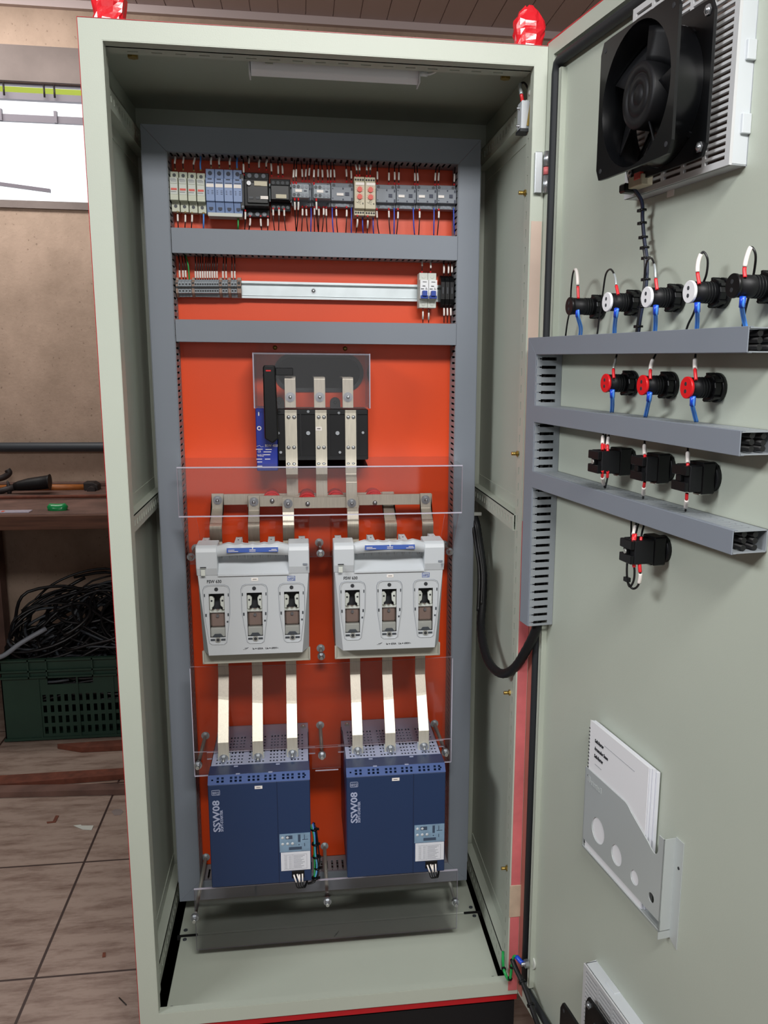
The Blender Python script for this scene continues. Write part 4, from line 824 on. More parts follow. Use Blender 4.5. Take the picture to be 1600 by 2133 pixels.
def logo(m, x, z, y, w, h):
    """boxed rounded lower-case three letter mark"""
    s = w/16; L = lambda a, b, c, d: m.box(x+a*s, x+b*s, y, y+.0004, z+c*s*h/w*16/10, z+d*s*h/w*16/10)
    L(0, 16, 9.2, 10); L(0, .8, 0, 10); L(15.2, 16, 0, 10); L(0, 16, 0, .8)
    L(2, 2.8, 3, 7); L(3.7, 4.5, 3, 7); L(5.4, 6.2, 3, 7); L(2, 6.2, 2.4, 3.2)
    L(7, 7.8, 2.4, 7); L(7, 10.2, 2.4, 3.2); L(7, 10.2, 6.2, 7); L(7, 10.2, 4.4, 5.1); L(9.4, 10.2, 4.4, 7)
    L(11, 11.8, 3.2, 7); L(11, 14.2, 6.2, 7); L(11, 14.2, 3.2, 4); L(13.4, 14.2, 1.2, 7); L(11, 14.2, 1.2, 1.9)
fuse_switch(.0905, .310, 'left of the two big pale grey fuse switches with three windows', -1)
fuse_switch(.3585, .582, 'right of the two big pale grey fuse switches with three windows', 1)
# ------------------------------------------------------------------ soft starters
def starter(x0, x1, label, side):
    w = x1-x0; yf = .128; zb, zt = .184, .4135; t = thing('soft_starter', label, 'soft starter', ((x0+x1)/2, YP, zb))
    part(MB().box(x0, x1, yf, YP-.01, zb, zt), 'housing', 'navy', t, bev=.0015)
    xs = x0+w*.672
    part(MB().box(xs-.0004, xs+.0004, yf-.0006, yf, zb, zt), 'seam', 'navy_dark', t)
    # vented sloping strip
    sl0, sl1 = V3((x0, yf, zt)), V3((x0, yf+.014, zt+.0145)); U = V3((1, 0, 0)); Vv = (sl1-sl0).normalized(); hh = (sl1-sl0).length
    hol = [(.007, .0105, hh*.42, hh*.58), (w-.0115, w-.008, hh*.42, hh*.58)]
    for g0, cnt in ((.0175, 2), (.044, 3), (.080, 3), (.1135, 3), (.1495, 3), (.1815, 2)):
        for i in range(cnt):
            a = (g0+i*.0093)*w/.206
            hol += [(a, a+.0048, hh*.20, hh*.43), (a, a+.0048, hh*.53, hh*.76)]
    m = MB(); m.perf(sl0, U, Vv, w, hh, .0015, hol)
    part(m, 'vent_strip', 'navy_light', t)
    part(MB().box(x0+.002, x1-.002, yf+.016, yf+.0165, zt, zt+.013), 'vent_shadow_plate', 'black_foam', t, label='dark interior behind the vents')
    mm = MB(); mm.box(x0, x1, yf+.014, yf+.058, zt, zt+.0145); part(mm, 'top_step', 'navy', t, bev=.0008)
    for fa, ya_ in ((.27, .012), (.59, .012), (.24, .048), (.66, .048)): part(MB().box(x0+w*fa, x0+w*(fa+.04), yf+ya_, yf+ya_+.004, zt+.0145, zt+.0155), 'label_tab', 'lilac', t)
    # lilac perforated top guard
    ya, yb = yf+.058, .336; hol = []; L = yb-ya
    for g in range(9):
        for i in range(3 if g % 2 else 2):
            a = .010+g*.0222+i*.0068
            for j in range(9): hol.append((a, a+.0034, .007+j*.0155, .007+j*.0155+(.0105 if j % 5 == 3 else .0075)))
    m = MB(); m.perf((x0+.001, ya, zt+.015), (1, 0, 0), (0, 1, 0), w-.002, L-.005, .0012, [(a, b, c, d_) for a, b, c, d_ in hol if d_ < L-.008 and b < w-.008])
    m.box(x0+.001, x0+.0022, ya, yb, zt, zt+.015).box(x1-.0022, x1-.001, ya, yb, zt, zt+.015)
    part(m, 'perforated_guard', 'lilac', t)
    part(MB().box(x0+.001, x1-.001, ya, yb, zt-.002, zt+.000), 'guard_floor', 'navy_dark', t)
    part(MB().box(x0+.001, x1-.001, yb-.005, .3895, zt+.0138, zt+.015).box(x0+.001, x1-.001, .388, .3895, zt-.01, zt+.015), 'rear_flange', 'lilac', t)
    q = x1-.012 if side < 0 else x0+.014; part(MB().cyl((q, .362, zt+.015), (q, .362, zt+.019), .0065, 6, smooth=False).cyl((q, .362, zt+.015), (q, .362, zt+.022), .003, 10), 'screw', 'steel', t)
    # keypad overlay + paper sheet
    kx0, kx1 = x0+w*.685, x1-.0015; kz1, kz0 = zb+.1115+0, zb+.071
    k = part(MB().box(kx0, kx1, yf-.0015, yf, kz0, kz1), 'keypad', 'keypad', t, label='grey blue keypad overlay with round keys')
    kk = MB(); kw = kx1-kx0
    for a, b in ((.10, .80), (.10, .45), (.26, .45), (.42, .45), (.26, .80)): kk.dome((kx0+kw*a, yf-.0015, kz0+(kz1-kz0)*b), (0, -1, 0), .0031, .0012, 14, 3)
    part(kk, 'key', 'lightgrey', k)
    kd = MB().box(kx0+kw*.20, kx0+kw*.42, yf-.0018, yf-.0015, kz0+.029, kz0+.037).box(kx0+kw*.6, kx0+kw*.68, yf-.0018, yf-.0015, kz0+.021, kz0+.038).box(kx0+kw*.3, kx0+kw*.72, yf-.0018, yf-.0015, kz0+.004, kz0+.0105).box(kx0+kw*.80, kx0+kw*.82, yf-.0018, yf-.0015, kz0+.026, kz0+.037).box(kx0+kw*.74, kx0+kw*.93, yf-.0018, yf-.0015, kz0+.0255, kz0+.0268).box(kx0+kw*.80, kx0+kw*.82, yf-.0018, yf-.0015, kz0+.011, kz0+.018).cyl((kx0+kw*.63, yf-.002, kz0+.015), (kx0+kw*.63, yf-.0015, kz0+.015), .0013, 10)
    part(kd, 'key_legend', 'keypad_dark', k)
    s = part(MB().box(kx0+.002, kx1-.0005, yf-.0022, yf, kz0-.0425, kz0-.0015), 'parameter_sheet', 'paper', t, label='white paper sheet with a printed table')
    tb = MB(); tx0, tx1 = kx0+.009, kx1-.008
    for j in range(10):
        z = kz0-.010-j*.0030; tb.box(tx0, tx0+.006, yf-.0025, yf-.0022, z, z+.0006).box(tx0+.009, tx0+.015, yf-.0025, yf-.0022, z, z+.0006).box(tx0+.019, tx1-(.004+.010*((j*37) % 5)/5), yf-.0025, yf-.0022, z, z+.0008)
    tb.box(tx0-.001, tx1, yf-.0025, yf-.0022, kz0-.0395, kz0-.0391).box(tx0-.001, tx1, yf-.0025, yf-.0022, kz0-.0068, kz0-.0064).box(tx1, tx1+.0004, yf-.0025, yf-.0022, kz0-.0395, kz0-.0064).box(tx0+.017, tx0+.0174, yf-.0025, yf-.0022, kz0-.0395, kz0-.0064)
    part(tb, 'table_print', 'ink_soft', s)
    c0 = x0+w*.80; part(MB().box(c0, c0+.026, yf-.001, yf+.001, zb+.009, zb+.026), 'connector_recess', 'black', t, bev=.0005)
    ms = MB()
    for i, a in enumerate((0, .007, .012, .018)): ms.tube([(c0+.004+a, yf-.002, zb+.018+(.001 if i % 2 else 0)), (c0+.006+a+(.003 if i < 2 else -.002)*(1 if side < 0 else 1), yf-.008, zb+.004)], .0017, 8)
    part(ms, 'marker_sleeve', 'marker', t)
    cb = MB()
    for i in range(4): cb.tube(spl([(c0+.007+i*.005, yf-.008, zb+.005), (c0+.012+i*.004, yf-.010, zb-.008), (c0+.026+i*.001, yf+.0, zb-.010), (c0+.036, yf+.03, zb-.004)]), .0013, 6)
    part(cb, 'control_wire', 'wire_black', t)
    # writing
    tx = MB(); tx.text('SSW08', (x0+w*.105, yf-.0003, zb+.1255), .0195, U=(0, 0, 1), V=(-1, 0, 0), bold=True, xs=1.22)
    tx.text('SOFT-STARTER', (x0+w*.135, yf-.0003, zb+.1262), .0072, U=(0, 0, 1), V=(-1, 0, 0), bold=True, xs=.98)
    logo(tx, x0+w*.035, zt-.0225, yf-.0005, .0165, .0115)
    part(tx, 'lettering', 'lilac', t)
    part(MB().box(x0+w*.455, x0+w*.53, yf-.0007, yf, zt-.0135, zt-.007), 'name_label', 'marker', t); part(MB().box(x0+w*.47, x0+w*.51, yf-.001, yf-.0007, zt-.0108, zt-.0098), 'label_print', 'ink', t)
    return t
starter(.098, .303, 'left of the two dark blue soft starters with vertical white lettering', -1)
starter(.378, .586, 'right of the two dark blue soft starters with vertical white lettering', 1)
# cable bundle beside the left starter
P = spl([A(652, 1715, .20), A(656, 1740, .19), A(657, 1775, .185), A(661, 1800, .18), A(659, 1822, .17), A(650, 1838, .165), A(640, 1842, .16)])
b = thing('cable_bundle', 'bundle of black, blue and green wires right of the left soft starter', 'cable bundle', P[0])
for i, (mm, dx, dy) in enumerate((('wire_black', .003, 0), ('wire_cyan', -.001, -.003), ('wire_green', -.004, -.002), ('wire_blue', 0, .002), ('wire_black', .005, .003), ('wire_black', .001, .005))):
    Q = [p+V3((dx*(1+.5*math.sin(k*.3+i)), dy, 0)) for k, p in enumerate(P)][: (len(P) if mm == 'wire_black' else int(len(P)*.72))]
    part(MB().tube(Q, .0017, 6), 'wire', mm, b)
for k in (3, 9, 14, 20, 26):
    part(MB().cyl(P[k]-V3((0, 0, .0015)), P[k]+V3((0, 0, .0015)), .0078, 10).box(P[k].x+.006, P[k].x+.011, P[k].y-.003, P[k].y+.001, P[k].z-.002, P[k].z+.002), 'cable_tie', 'black', b)
# ------------------------------------------------------------------ bars from fuse switches to starters
six = ((465, 467, 'first'), (537, 537, 'second'), (607, 609, 'third'), (738, 747, 'fourth'), (807, 813, 'fifth'), (875, 883, 'sixth'))
zyy = (1580, 1577, 1570, 1564, 1560, 1555)
for (pu, pb, nm), yb_ in zip(six, zyy):
    Yl, Yu = .208, .275; cxb = A(pb, yb_, Yl).x; cxu = A(pu, 1405, Yu).x; cx = (cxu+cxb)/2; hw = .0112; zbend = A(pb, yb_-33, Yl).z; zb_ = A(pb, yb_+17, Yl).z; zu = A(pu, 1405, Yu).z
    t = thing('outgoing_busbar', '%s from the left of six bright bars sloping down onto the blue starters' % nm, 'busbar', (cx, Yl, zb_), group='bright bars onto the blue starters')
    T = .0035; prof = [(Yl, zb_), (Yl, zbend), (Yu, zu), (Yu, .66), (Yu+T, .66), (Yu+T, zu+.001), (Yl+T, zbend+.001), (Yl+T, zb_)]
    part(MB().prism(prof, 'x', cx-hw, cx+hw), 'bar', 'tin', t, bev=.0004)
    bb = MB(); q = A(pb, yb_, Yl); bolt(bb, (cx, Yl, q.z), (0, -1, 0), .0098, L=.008); part(bb, 'bolt', 'chrome', t)
    part(MB().box(cx-.0135, cx+.0135, Yl+T, Yl+T+.004, zb_-.012, zb_+.028), 'terminal_lug', 'galv', t, bev=.001)
    part(MB().cyl((cx, Yl+.002, zb_-.006), (cx, Yl-.006, zb_-.006), .005, 12), 'lug_screw', 'iron', t)
# ------------------------------------------------------------------ acrylic shields
s = thing('acrylic_shield', 'clear acrylic hood shielding the cross busbars, hung below the switch', 'shield', (.342, YP, .86))
m = MB(); X0, WD = .048, .588; def_n = 20
def curved(m, x0, w, y0, z0, y1, z1, bow=.004, t=.003, n=24, skip=None, me=1):
    """sheet between two rails along x, front slightly bowed"""
    v = []
    for i in range(n+1):
        f = i/n; b = bow*(1-(2*f-1)**2); x = x0+w*f
        v += [(x, y0-b, z0), (x, y1-b, z1), (x, y0-b+t, z0), (x, y1-b+t, z1)]
    for i in range(n):
        if skip and skip[0] < x0+w*(i+.5)/n < skip[1]: continue
        a = 4*i; b_ = a+4
        m.add([v[a], v[b_], v[b_+1], v[a+1], v[a+2], v[b_+2], v[b_+3], v[a+3]], [(0, 1, 2, 3), (4, 5, 6, 7)], 0)
        m.add([v[a], v[b_], v[b_+2], v[a+2], v[a+1], v[b_+1], v[b_+3], v[a+3]], [(0, 1, 2, 3), (4, 5, 6, 7)], me)
zf1, zf0 = 1.043, .942
curved(m, X0, WD, YP-.003, 1.0475, YP-.006, 1.0475, 0, .003)
v = [(X0, YP-.003, 1.048), (X0+WD, YP-.003, 1.048)]
for i in range(25): f = i/24; v.append((X0+WD*f, .265-.004*(1-(2*f-1)**2), zf1))
fs = [tuple([0]+list(range(2, 27))+[1])]
m.add(v, fs, 0); m.add([(a[0], a[1], a[2]-.003) for a in v], fs, 0)
curved(m, X0, WD, .265, zf0, .265, zf1, .004)
mm = MB()
for i in range(24):
    f0, f1 = i/24, (i+1)/24; b0, b1 = [.004*(1-(2*f-1)**2) for f in (f0, f1)]
    for zc in (zf1, zf0): mm.box(X0+WD*f0, X0+WD*f1, .2635-b0, .2665-b0, zc-.0012, zc+.0012)
for a in (X0, X0+WD): m.box(a, a+.0003, .265, .268, zf0, zf1, 1)
fr = part(m, 'front_sheet', AC, s)
part(mm, 'polished_edge', 'acrylic_edge', s)
for x0_, x1_ in ((.086, .314), (.356, .588)):
    m = MB(); v = []; K = 10
    for i in range(K+1):
        f = i/K; v += [(x0_, .266+.014*f*f, zf0-.004-.050*f), (x1_, .266+.014*f*f, zf0-.004-.050*f)]
    m.add(v, [(2*i, 2*i+1, 2*i+3, 2*i+2) for i in range(K)], 0, True); part(m, 'curved_flap', 'acrylic', s)
for a_, b_, c_ in (((.312, .268, zf0), (.312, .30, .845), .048), ((.052, .268, zf0), (.062, .30, .835), .030), ((.600, .268, zf0), (.592, .30, .845), .030)):
    m = MB(); slab(m, a_, b_, (c_, 0, 0), .003); part(m, 'mounting_leg', AC, s)
s2 = thing('acrylic_shield', 'clear acrylic shield over the bright sloping bars above the blue starters', 'shield', (.338, .25, .38))
m = MB(); curved(m, .058, .560, .255, .430, .255, .622, .012, n=28)
for x0_, x1_, zb_ in ((.058, .098, .376), (.309, .372, .376), (.592, .618, .376)): slab(m, (x0_, .254, zb_), (x0_, .252, .430), (x1_-x0_, 0, 0), .003)
slab(m, (.098, .2525, .428), (.098, .2525, .4305), (.211, 0, 0), .003); slab(m, (.372, .2525, .428), (.372, .2525, .4305), (.22, 0, 0), .003)
part(m, 'sheet', AC, s2)
pe = MB().box(.086, .316, .243, .246, .4165, .4180).box(.366, .600, .243, .246, .4165, .4180).box(.058, .086, .249, .252, .3755, .377).box(.316, .366, .243, .246, .3755, .377).box(.600, .618, .249, .252, .3755, .377).box(.6175, .6190, .249, .252, .376, .62).box(.0575, .059, .249, .252, .376, .62)
m = MB(); slab(m, (.086, .243, .417), (.086, .243, .432), (.230, 0, 0), .003); slab(m, (.366, .243, .417), (.366, .243, .432), (.234, 0, 0), .003)
part(m, 'sheet_tongue', AC, s2); part(pe, 'polished_edge', 'acrylic_edge', s2)
s3 = thing('acrylic_shield', 'clear acrylic shield hanging low in front of the cabinet floor', 'shield', (.338, .18, 0))
m = MB(); slab(m, (.054, .182, .004), (.054, .182, .150), (.571, 0, 0), .003); part(m, 'sheet', AC, s3)
part(MB().box(.054, .625, .181, .1855, .149, .1505).box(.054, .055, .182, .185, .004, .15).box(.6243, .6253, .182, .185, .004, .15), 'polished_edge', 'acrylic_edge', s3)
# threaded standoff rods
def rod(px, py, ye, label, nut=True, grp='threaded standoff rods', ys_=None):
    q = A(px, py, YP); y0 = ye
    t = thing('standoff_rod', label, 'rod', (q.x, YP, q.z), group=grp)
    m = MB().cyl((q.x, YP, q.z), (q.x, y0, q.z), .0036, 12)
    k = YP
    while k > y0+.004: m.cyl((q.x, k, q.z), (q.x, k-.0007, q.z), .0040, 12); k -= .0022
    part(m, 'rod', 'steel', t)
    part(MB().cyl((q.x, YP, q.z), (q.x, YP-.0015, q.z), .0095, 18).cyl((q.x, YP-.0015, q.z), (q.x, YP-.008, q.z), .0062, 6, smooth=False), 'washer', 'galv', t)
    if nut: part(MB().cyl((q.x, y0+.026, q.z), (q.x, y0+.020, q.z), .0062, 6, smooth=False).cyl((q.x, y0+.020, q.z), (q.x, y0+.0185, q.z), .0085, 16).cyl((q.x, y0+.0145, q.z), (q.x, y0+.013, q.z), .0085, 16).cyl((q.x, y0+.013, q.z), (q.x, y0+.006, q.z), .0062, 6, smooth=False).dome((q.x, y0+.006, q.z), (0, -1, 0), .0050, .006), 'nut', 'chrome', t)
rod(428, 1532, .232, 'long threaded rod left of the left starter vents')
rod(667, 1510, .222, 'long threaded rod in the gap between the two starter tops')
rod(905, 1507, .226, 'long threaded rod right of the right starter vents')
rod(429, 1785, .150, 'long threaded rod at the lower left corner of the left blue starter')
rod(676, 1762, .160, 'long threaded rod between the lower halves of the blue starters')
rod(928, 1808, .245, 'threaded rod at the lower right corner of the right blue starter')
rod(665, 1130, .275, 'short threaded rod between the two fuse switch handles', grp='short threaded rods')
rod(408, 1142, .300, 'short threaded rod left of the left fuse switch', grp='short threaded rods')
rod(925, 1134, .31, 'short threaded rod right of the right fuse switch', grp='short threaded rods')
rod(668, 1350, .33, 'threaded rod between the lower ends of the fuse switches', grp='short threaded rods')
# ================================================================== ON THE DOOR (door-local frame: x along the door, y = minus standoff, z up)
dd = .047
duct(.035, .0705, .790, 1.3000-.0, -.0005, dd, 'z', 'short vertical cable duct at the hinge side of the door', frame='D', pitch=.0142, slot=.0052, slotr=(.22, .80), mitre=[(.035, .790), (.0705, .790), (.0705, 1.2725), (.035, 1.3005)])
duct(.0705, .643, 1.2725, 1.300, -.0005, dd, 'x', 'topmost of the three horizontal cable ducts on the door', frame='D', mitre=[(.0352, 1.3008), (.0708, 1.2722), (.6435, 1.2722), (.6435, 1.3008)])
duct(.0705, .643, 1.1585, 1.1855, -.0005, dd, 'x', 'middle one of the three horizontal cable ducts on the door', frame='D')
duct(.0705, .643, 1.0445, 1.0715, -.0005, dd, 'x', 'lowest of the three horizontal cable ducts on the door', frame='D')
# ------------------------------------------------------------------ fan + filter
def filt(x0, x1, z0, z1, label):
    t = thing('filter_grille', label, 'filter grille', ((x0+x1)/2, 0, z0), 'D'); w, h = x1-x0, z1-z0; hol = []
    nr = 30; p = (h-.012)/nr; nc = 5; cw = (w-.012)/nc
    for j in range(nr):
        for i in range(nc): hol.append((.006+i*cw+.0035, .006+(i+1)*cw-.0035, .006+j*p+p*.22, .006+(j+1)*p-p*.22))
    part(MB().perf((x0, -.024, z0), (1, 0, 0), (0, 0, 1), w, h, .004, hol), 'louvre', 'filter', t)
    part(MB().box(x0, x0+.003, -.022, 0, z0, z1).box(x1-.003, x1, -.022, 0, z0, z1).box(x0, x1, -.022, 0, z0, z0+.003).box(x0, x1, -.022, 0, z1-.003, z1), 'housing', 'lightgrey', t, bev=.0008)
    for zz in (.14, .46, .78): part(MB().box(x1-.001, x1+.004, -.012, 0, z0+h*zz, z0+h*zz+.022), 'clip', 'lightgrey', t, bev=.0008)
    for xx in (.22, .62): part(MB().box(x0+w*xx, x0+w*xx+.03, -.012, 0, z1-.001, z1+.002), 'clip', 'lightgrey', t, bev=.0008)
    part(MB().box(x0+.003, x1-.003, -.006, -.004, z0+.003, z1-.003), 'filter_mat', 'brown_fuse', t, label='dusty filter mat behind the louvres')
    return t
def fan(cx, cz, hw, hh, o0, o1, label):
    t = thing('cooling_fan', label, 'fan', (cx, -o0, cz-hh), 'D'); r = min(hw, hh)*.965; n = 48
    def flange(y0, y1, rr_):
        m = MB(); outp = []
        for i in range(n):
            a = 2*pi*i/n; c_, s_ = math.cos(a), math.sin(a); k = min(hw/max(abs(c_), 1e-6), hh/max(abs(s_), 1e-6)); x, z = c_*k, s_*k
            cr = .012
            if abs(x) > hw-cr and abs(z) > hh-cr:
                dx, dz = abs(x)-(hw-cr), abs(z)-(hh-cr); L = math.hypot(dx, dz)
                x = math.copysign(hw-cr+dx/L*cr, x); z = math.copysign(hh-cr+dz/L*cr, z)
            outp.append((x, z))
        v = [(cx+x, y0, cz+z) for x, z in outp]+[(cx+math.cos(2*pi*i/n)*rr_, y0, cz+math.sin(2*pi*i/n)*rr_) for i in range(n)]+[(cx+x, y1, cz+z) for x, z in outp]+[(cx+math.cos(2*pi*i/n)*rr_, y1, cz+math.sin(2*pi*i/n)*rr_) for i in range(n)]
        f = []
        for i in range(n):
            j = (i+1) % n; f += [(i, j, n+j, n+i), (2*n+i, 2*n+j, 3*n+j, 3*n+i), (i, j, 2*n+j, 2*n+i), (n+i, n+j, 3*n+j, 3*n+i)]
        m.add(v, f); return m
    m = flange(-o1, -o1+.004, r); m2 = flange(-o0-.004, -o0, r*.97); m.add(m2.v, m2.f)
    part(m, 'fan_frame', 'black', t)
    b = MB(); K = [(r, -o1+.0005), (r*.975, -o1+.012), (r*.955, -o1+.025), (r*.965, -o0-.001)]; v = []
    for rr_, y in K: v += [(cx+math.cos(2*pi*i/n)*rr_, y, cz+math.sin(2*pi*i/n)*rr_) for i in range(n)]
    b.add(v, [(k*n+i, k*n+(i+1) % n, (k+1)*n+(i+1) % n, (k+1)*n+i) for k in range(3) for i in range(n)], 0, True)
    part(b, 'fan_barrel', 'black_gloss', t)
    for sx in (-1, 1):
        for sz in (-1, 1):
            hx, hz = cx+sx*(hw-.012), cz+sz*(hh-.012)
            part(MB().cyl((hx, -o1-.0004, hz), (hx, -o1+.001, hz), .0032, 12), 'screw_hole', 'ink', t)
            part(MB().dome((hx, -o0-.004, hz), (0, -1, 0), .005, .005, 12, 3).cyl((hx, -o0-.004, hz), (hx, -o0-.006, hz), .0065, 6, smooth=False), 'screw', 'chrome', t)
    hr = r*.47; y0 = -o1+.007
    h = MB(); h.cyl((cx, y0, cz), (cx, -o0-.006, cz), hr, 40, caps=False); prof = [(hr, y0), (hr*.96, y0-.0022), (hr*.70, y0-.0024), (hr*.68, y0-.0012), (hr*.62, y0-.0012), (hr*.60, y0-.0024), (hr*.36, y0-.0024), (hr*.34, y0-.0012), (hr*.28, y0-.0012), (hr*.26, y0-.0024), (.0001, y0-.0024)]
    v = []
    for rr_, y in prof: v += [(cx+math.cos(2*pi*i/40)*rr_, y, cz+math.sin(2*pi*i/40)*rr_) for i in range(40)]
    h.add(v, [(k*40+i, k*40+(i+1) % 40, (k+1)*40+(i+1) % 40, (k+1)*40+i) for k in range(len(prof)-1) for i in range(40)], 0, True)
    hub = part(h, 'hub', 'black_soft', t)
    for k in range(5):
        a0 = k*2*pi/5+.5; m = MB(); v = []; nr, na = 5, 7
        for i in range(nr+1):
            q = i/nr; rad = hr*.97+(r*.94-hr*.97)*q
            for j in range(na+1):
                s_ = j/na; an = a0+s_*(.98+.12*q)-.12*q; y = y0+.005+(.030*(1-s_))+.003*math.sin(s_*pi)
                v.append((cx+math.cos(an)*rad, y, cz+math.sin(an)*rad))
        m.add(v, [(i*(na+1)+j, i*(na+1)+j+1, (i+1)*(na+1)+j+1, (i+1)*(na+1)+j) for i in range(nr) for j in range(na)], 0, True)
        o = part(m, 'blade', 'black_soft', t); sd = o.modifiers.new('thick', 'SOLIDIFY'); sd.thickness = .0018
    st = MB()
    for k in range(4):
        an = pi/4+k*pi/2; st.obox((cx+math.cos(an)*hr*.8, -o0-.004, cz+math.sin(an)*hr*.8), (math.cos(an), 0, math.sin(an)), (-math.sin(an), 0, math.cos(an)), (0, -1, 0), r-hr*.8, .006, .003)
    part(st, 'strut', 'black', t); return t
filt(.304, .549, 1.487, 1.733, 'grey louvred filter grille behind the upper black fan')
fan(.430, 1.587, .0935, .0865, .036, .086, 'large black cooling fan at the top of the door')
filt(.296, .541, .012, .258, 'grey louvred filter grille at the foot of the door')
fan(.432, .148, .0935, .0865, .036, .086, 'black cooling fan at the bottom edge of the photo, foot of the door')
q = D(1398, 403, 0); MB().box(q.x-.008, q.x+.008, -.0012, 0, q.z-.004, q.z+.004).obj('name_label', 'marker', base=q, frame='D', label='tiny white sticker on the door under the upper fan', cat='label')
q = D(1307, 2105, 0); MB().box(q.x-.010, q.x+.010, -.0012, 0, q.z-.006, q.z+.006).obj('name_label', 'marker', base=q, frame='D', label='tiny white sticker on the door beside the lower fan', cat='label')
t = thing('terminal_connector', 'pale connector block hanging under the upper fan', 'connector', (.36, -.03, 1.50), 'D')
part(MB().box(.352, .388, -.045, -.028, 1.492, 1.506), 'body', 'timer', t, bev=.001); part(MB().box(.368, .384, -.046, -.040, 1.500, 1.509), 'insert', 'dial_red', t, bev=.0006); part(MB().box(.335, .352, -.05, -.03, 1.488, 1.500), 'cable_gland', 'black', t, bev=.002)
P = spl([(.352, -.04, 1.497), (.351, -.022, 1.478), (.346, -.016, 1.455), (.354, -.016, 1.426), (.364, -.016, 1.397), (.368, -.018, 1.361), (.362, -.02, 1.325), (.357, -.02, 1.296)])
fc = thing('fan_cable', 'dark blue and black cable run tied together down from the upper fan', 'cable', P[0], 'D')
part(MB().tube([p+V3((-.0018, 0, 0)) for p in P], .0022, 8), 'wire', 'wire_black', fc); part(MB().tube([p+V3((.0020, -.001, 0)) for p in P], .0021, 8), 'wire', 'navy_dark', fc)
part(MB().tube([p+V3((0, -.003, 0)) for p in P[20:]], .0022, 8), 'wire', 'wire_black', fc)
for i in (9, 13, 17, 20, 23, 28, 34, 39):
    part(MB().cyl(P[i]-V3((0, 0, .0014)), P[i]+V3((0, 0, .0014)), .0052, 10).box(P[i].x-.011, P[i].x-.004, P[i].y-.003, P[i].y+.001, P[i].z-.002, P[i].z+.002), 'cable_tie', 'black', fc)
# ------------------------------------------------------------------ pilot lights
def pilot(x, z, capmat, label, L=.050, r=.0135):
    t = thing('pilot_light', label, 'indicator light', (x, 0, z), 'D', group='pilot light bodies on the door')
    part(MB().cyl((x, 0, z), (x, -.006, z), .0185, 24).cyl((x, -.006, z), (x, -.016, z), .0165, 12, smooth=False), 'clamp_nut', 'black', t, bev=.0008)
    nb = MB()
    for k in range(5): a = k*2*pi/5+.4; nb.obox((x+math.cos(a)*.014, -.006, z+math.sin(a)*.014), (math.cos(a), 0, math.sin(a)), (-math.sin(a), 0, math.cos(a)), (0, -1, 0), .0045, .004, .010)
    part(nb, 'grip_rib', 'black', t)
    bd = MB().cyl((x, -.016, z), (x, -(L-.004), z), r*.93, 24)
    for k in range(3): bd.cyl((x, -.020-k*.004, z), (x, -.0215-k*.004, z), r*.97, 24)
    part(bd, 'lamp_body', 'black_soft', t)
    part(MB().cyl((x, -(L-.004), z), (x, -L, z), r, 24), 'end_cap', capmat, t, bev=.0006)
    for dz in (.0045, -.0045): part(MB().cyl((x-.001, -L-.0002, z+dz), (x-.001, -L+.002, z+dz), .0026, 12), 'terminal_hole', 'ink' if capmat != 'white' else 'dev_dark', t)
LZ = 1.3450
lights = ((.206, 'black', 'black pilot light body nearest the hinge in the top row on the door', .056), (.315, 'white', 'first of three white-capped pilot light bodies, beside the tied fan cable', .050), (.424, 'white', 'middle one of the three white-capped pilot light bodies', .050), (.523, 'white', 'last of three white-capped pilot light bodies, farthest from the hinge', .050), (.618, 'black', 'black pilot light body at the right edge of the photo above the top door duct', .056))
for x, m_, lb, L_ in lights: pilot(x, LZ, m_, lb, L_)
for x, lb in ((.316, 'red-capped pilot light body nearest the hinge'), (.420, 'middle one of the three red-capped pilot light bodies'), (.526, 'red-capped pilot light body farthest from the hinge')): pilot(x, 1.2305, 'red_plastic', lb, .047)
def dw(pix, r, m, label, off=.042, grp='wires on the door', **k):
    P = [D(*p[:2], p[2] if len(p) > 2 else off) for p in pix]
    return wire(spl(P, 6), r, m, label, grp, frame='D', **k)
loops = [([(1205, 622, .046), (1204, 600, .046), (1203, 575, .045), (1200, 562, .042), (1194, 568, .038), (1190, 600, .03), (1188, 640, .025), (1182, 672, .022), (1178, 702, .02)], 'nearest the hinge', 'black pilot light', .0, .10, .11, .30, 'marker'),
         ([(1288, 614, .044), (1284, 595, .044), (1281, 575, .042), (1272, 561, .038), (1262, 572, .032), (1256, 610, .026), (1250, 650, .022), (1245, 690, .02), (1243, 702, .02)], 'arching over', 'first white-capped pilot light', 0, .08, .085, .2, 'galv'),
         ([(1369, 604, .044), (1366, 580, .044), (1364, 555, .042), (1357, 538, .036), (1348, 545, .028), (1343, 575, .022), (1342, 620, .02), (1336, 660, .02), (1331, 700, .02)], 'arching over', 'middle white-capped pilot light', 0, .08, .085, .2, 'galv'),
         ([(1457, 592, .044), (1453, 565, .044), (1456, 540, .042), (1465, 525, .038), (1474, 540, .034), (1472, 570, .03), (1462, 598, .026), (1446, 650, .022), (1434, 675, .02), (1426, 700, .02)], 'arching over', 'last white-capped pilot light', 0, .09, .095, .23, 'marker'),
         ([(1552, 578, .048), (1551, 560, .048), (1556, 535, .046), (1565, 515, .042), (1574, 530, .038), (1572, 560, .03), (1562, 610, .024), (1552, 650, .022), (1545, 695, .02)], 'arching over', 'black pilot light at the right edge', 0, .08, .085, .24, 'marker')]
for pix, a, b, f0, f1, m0, m1, mm in loops: dw(pix, .0014, 'wire_black', 'thin black wire loop above the '+b, ferrule=(f0, f1), marker=(m0, m1), markm=mm, mr=1.9 if mm == 'marker' else 1.15)
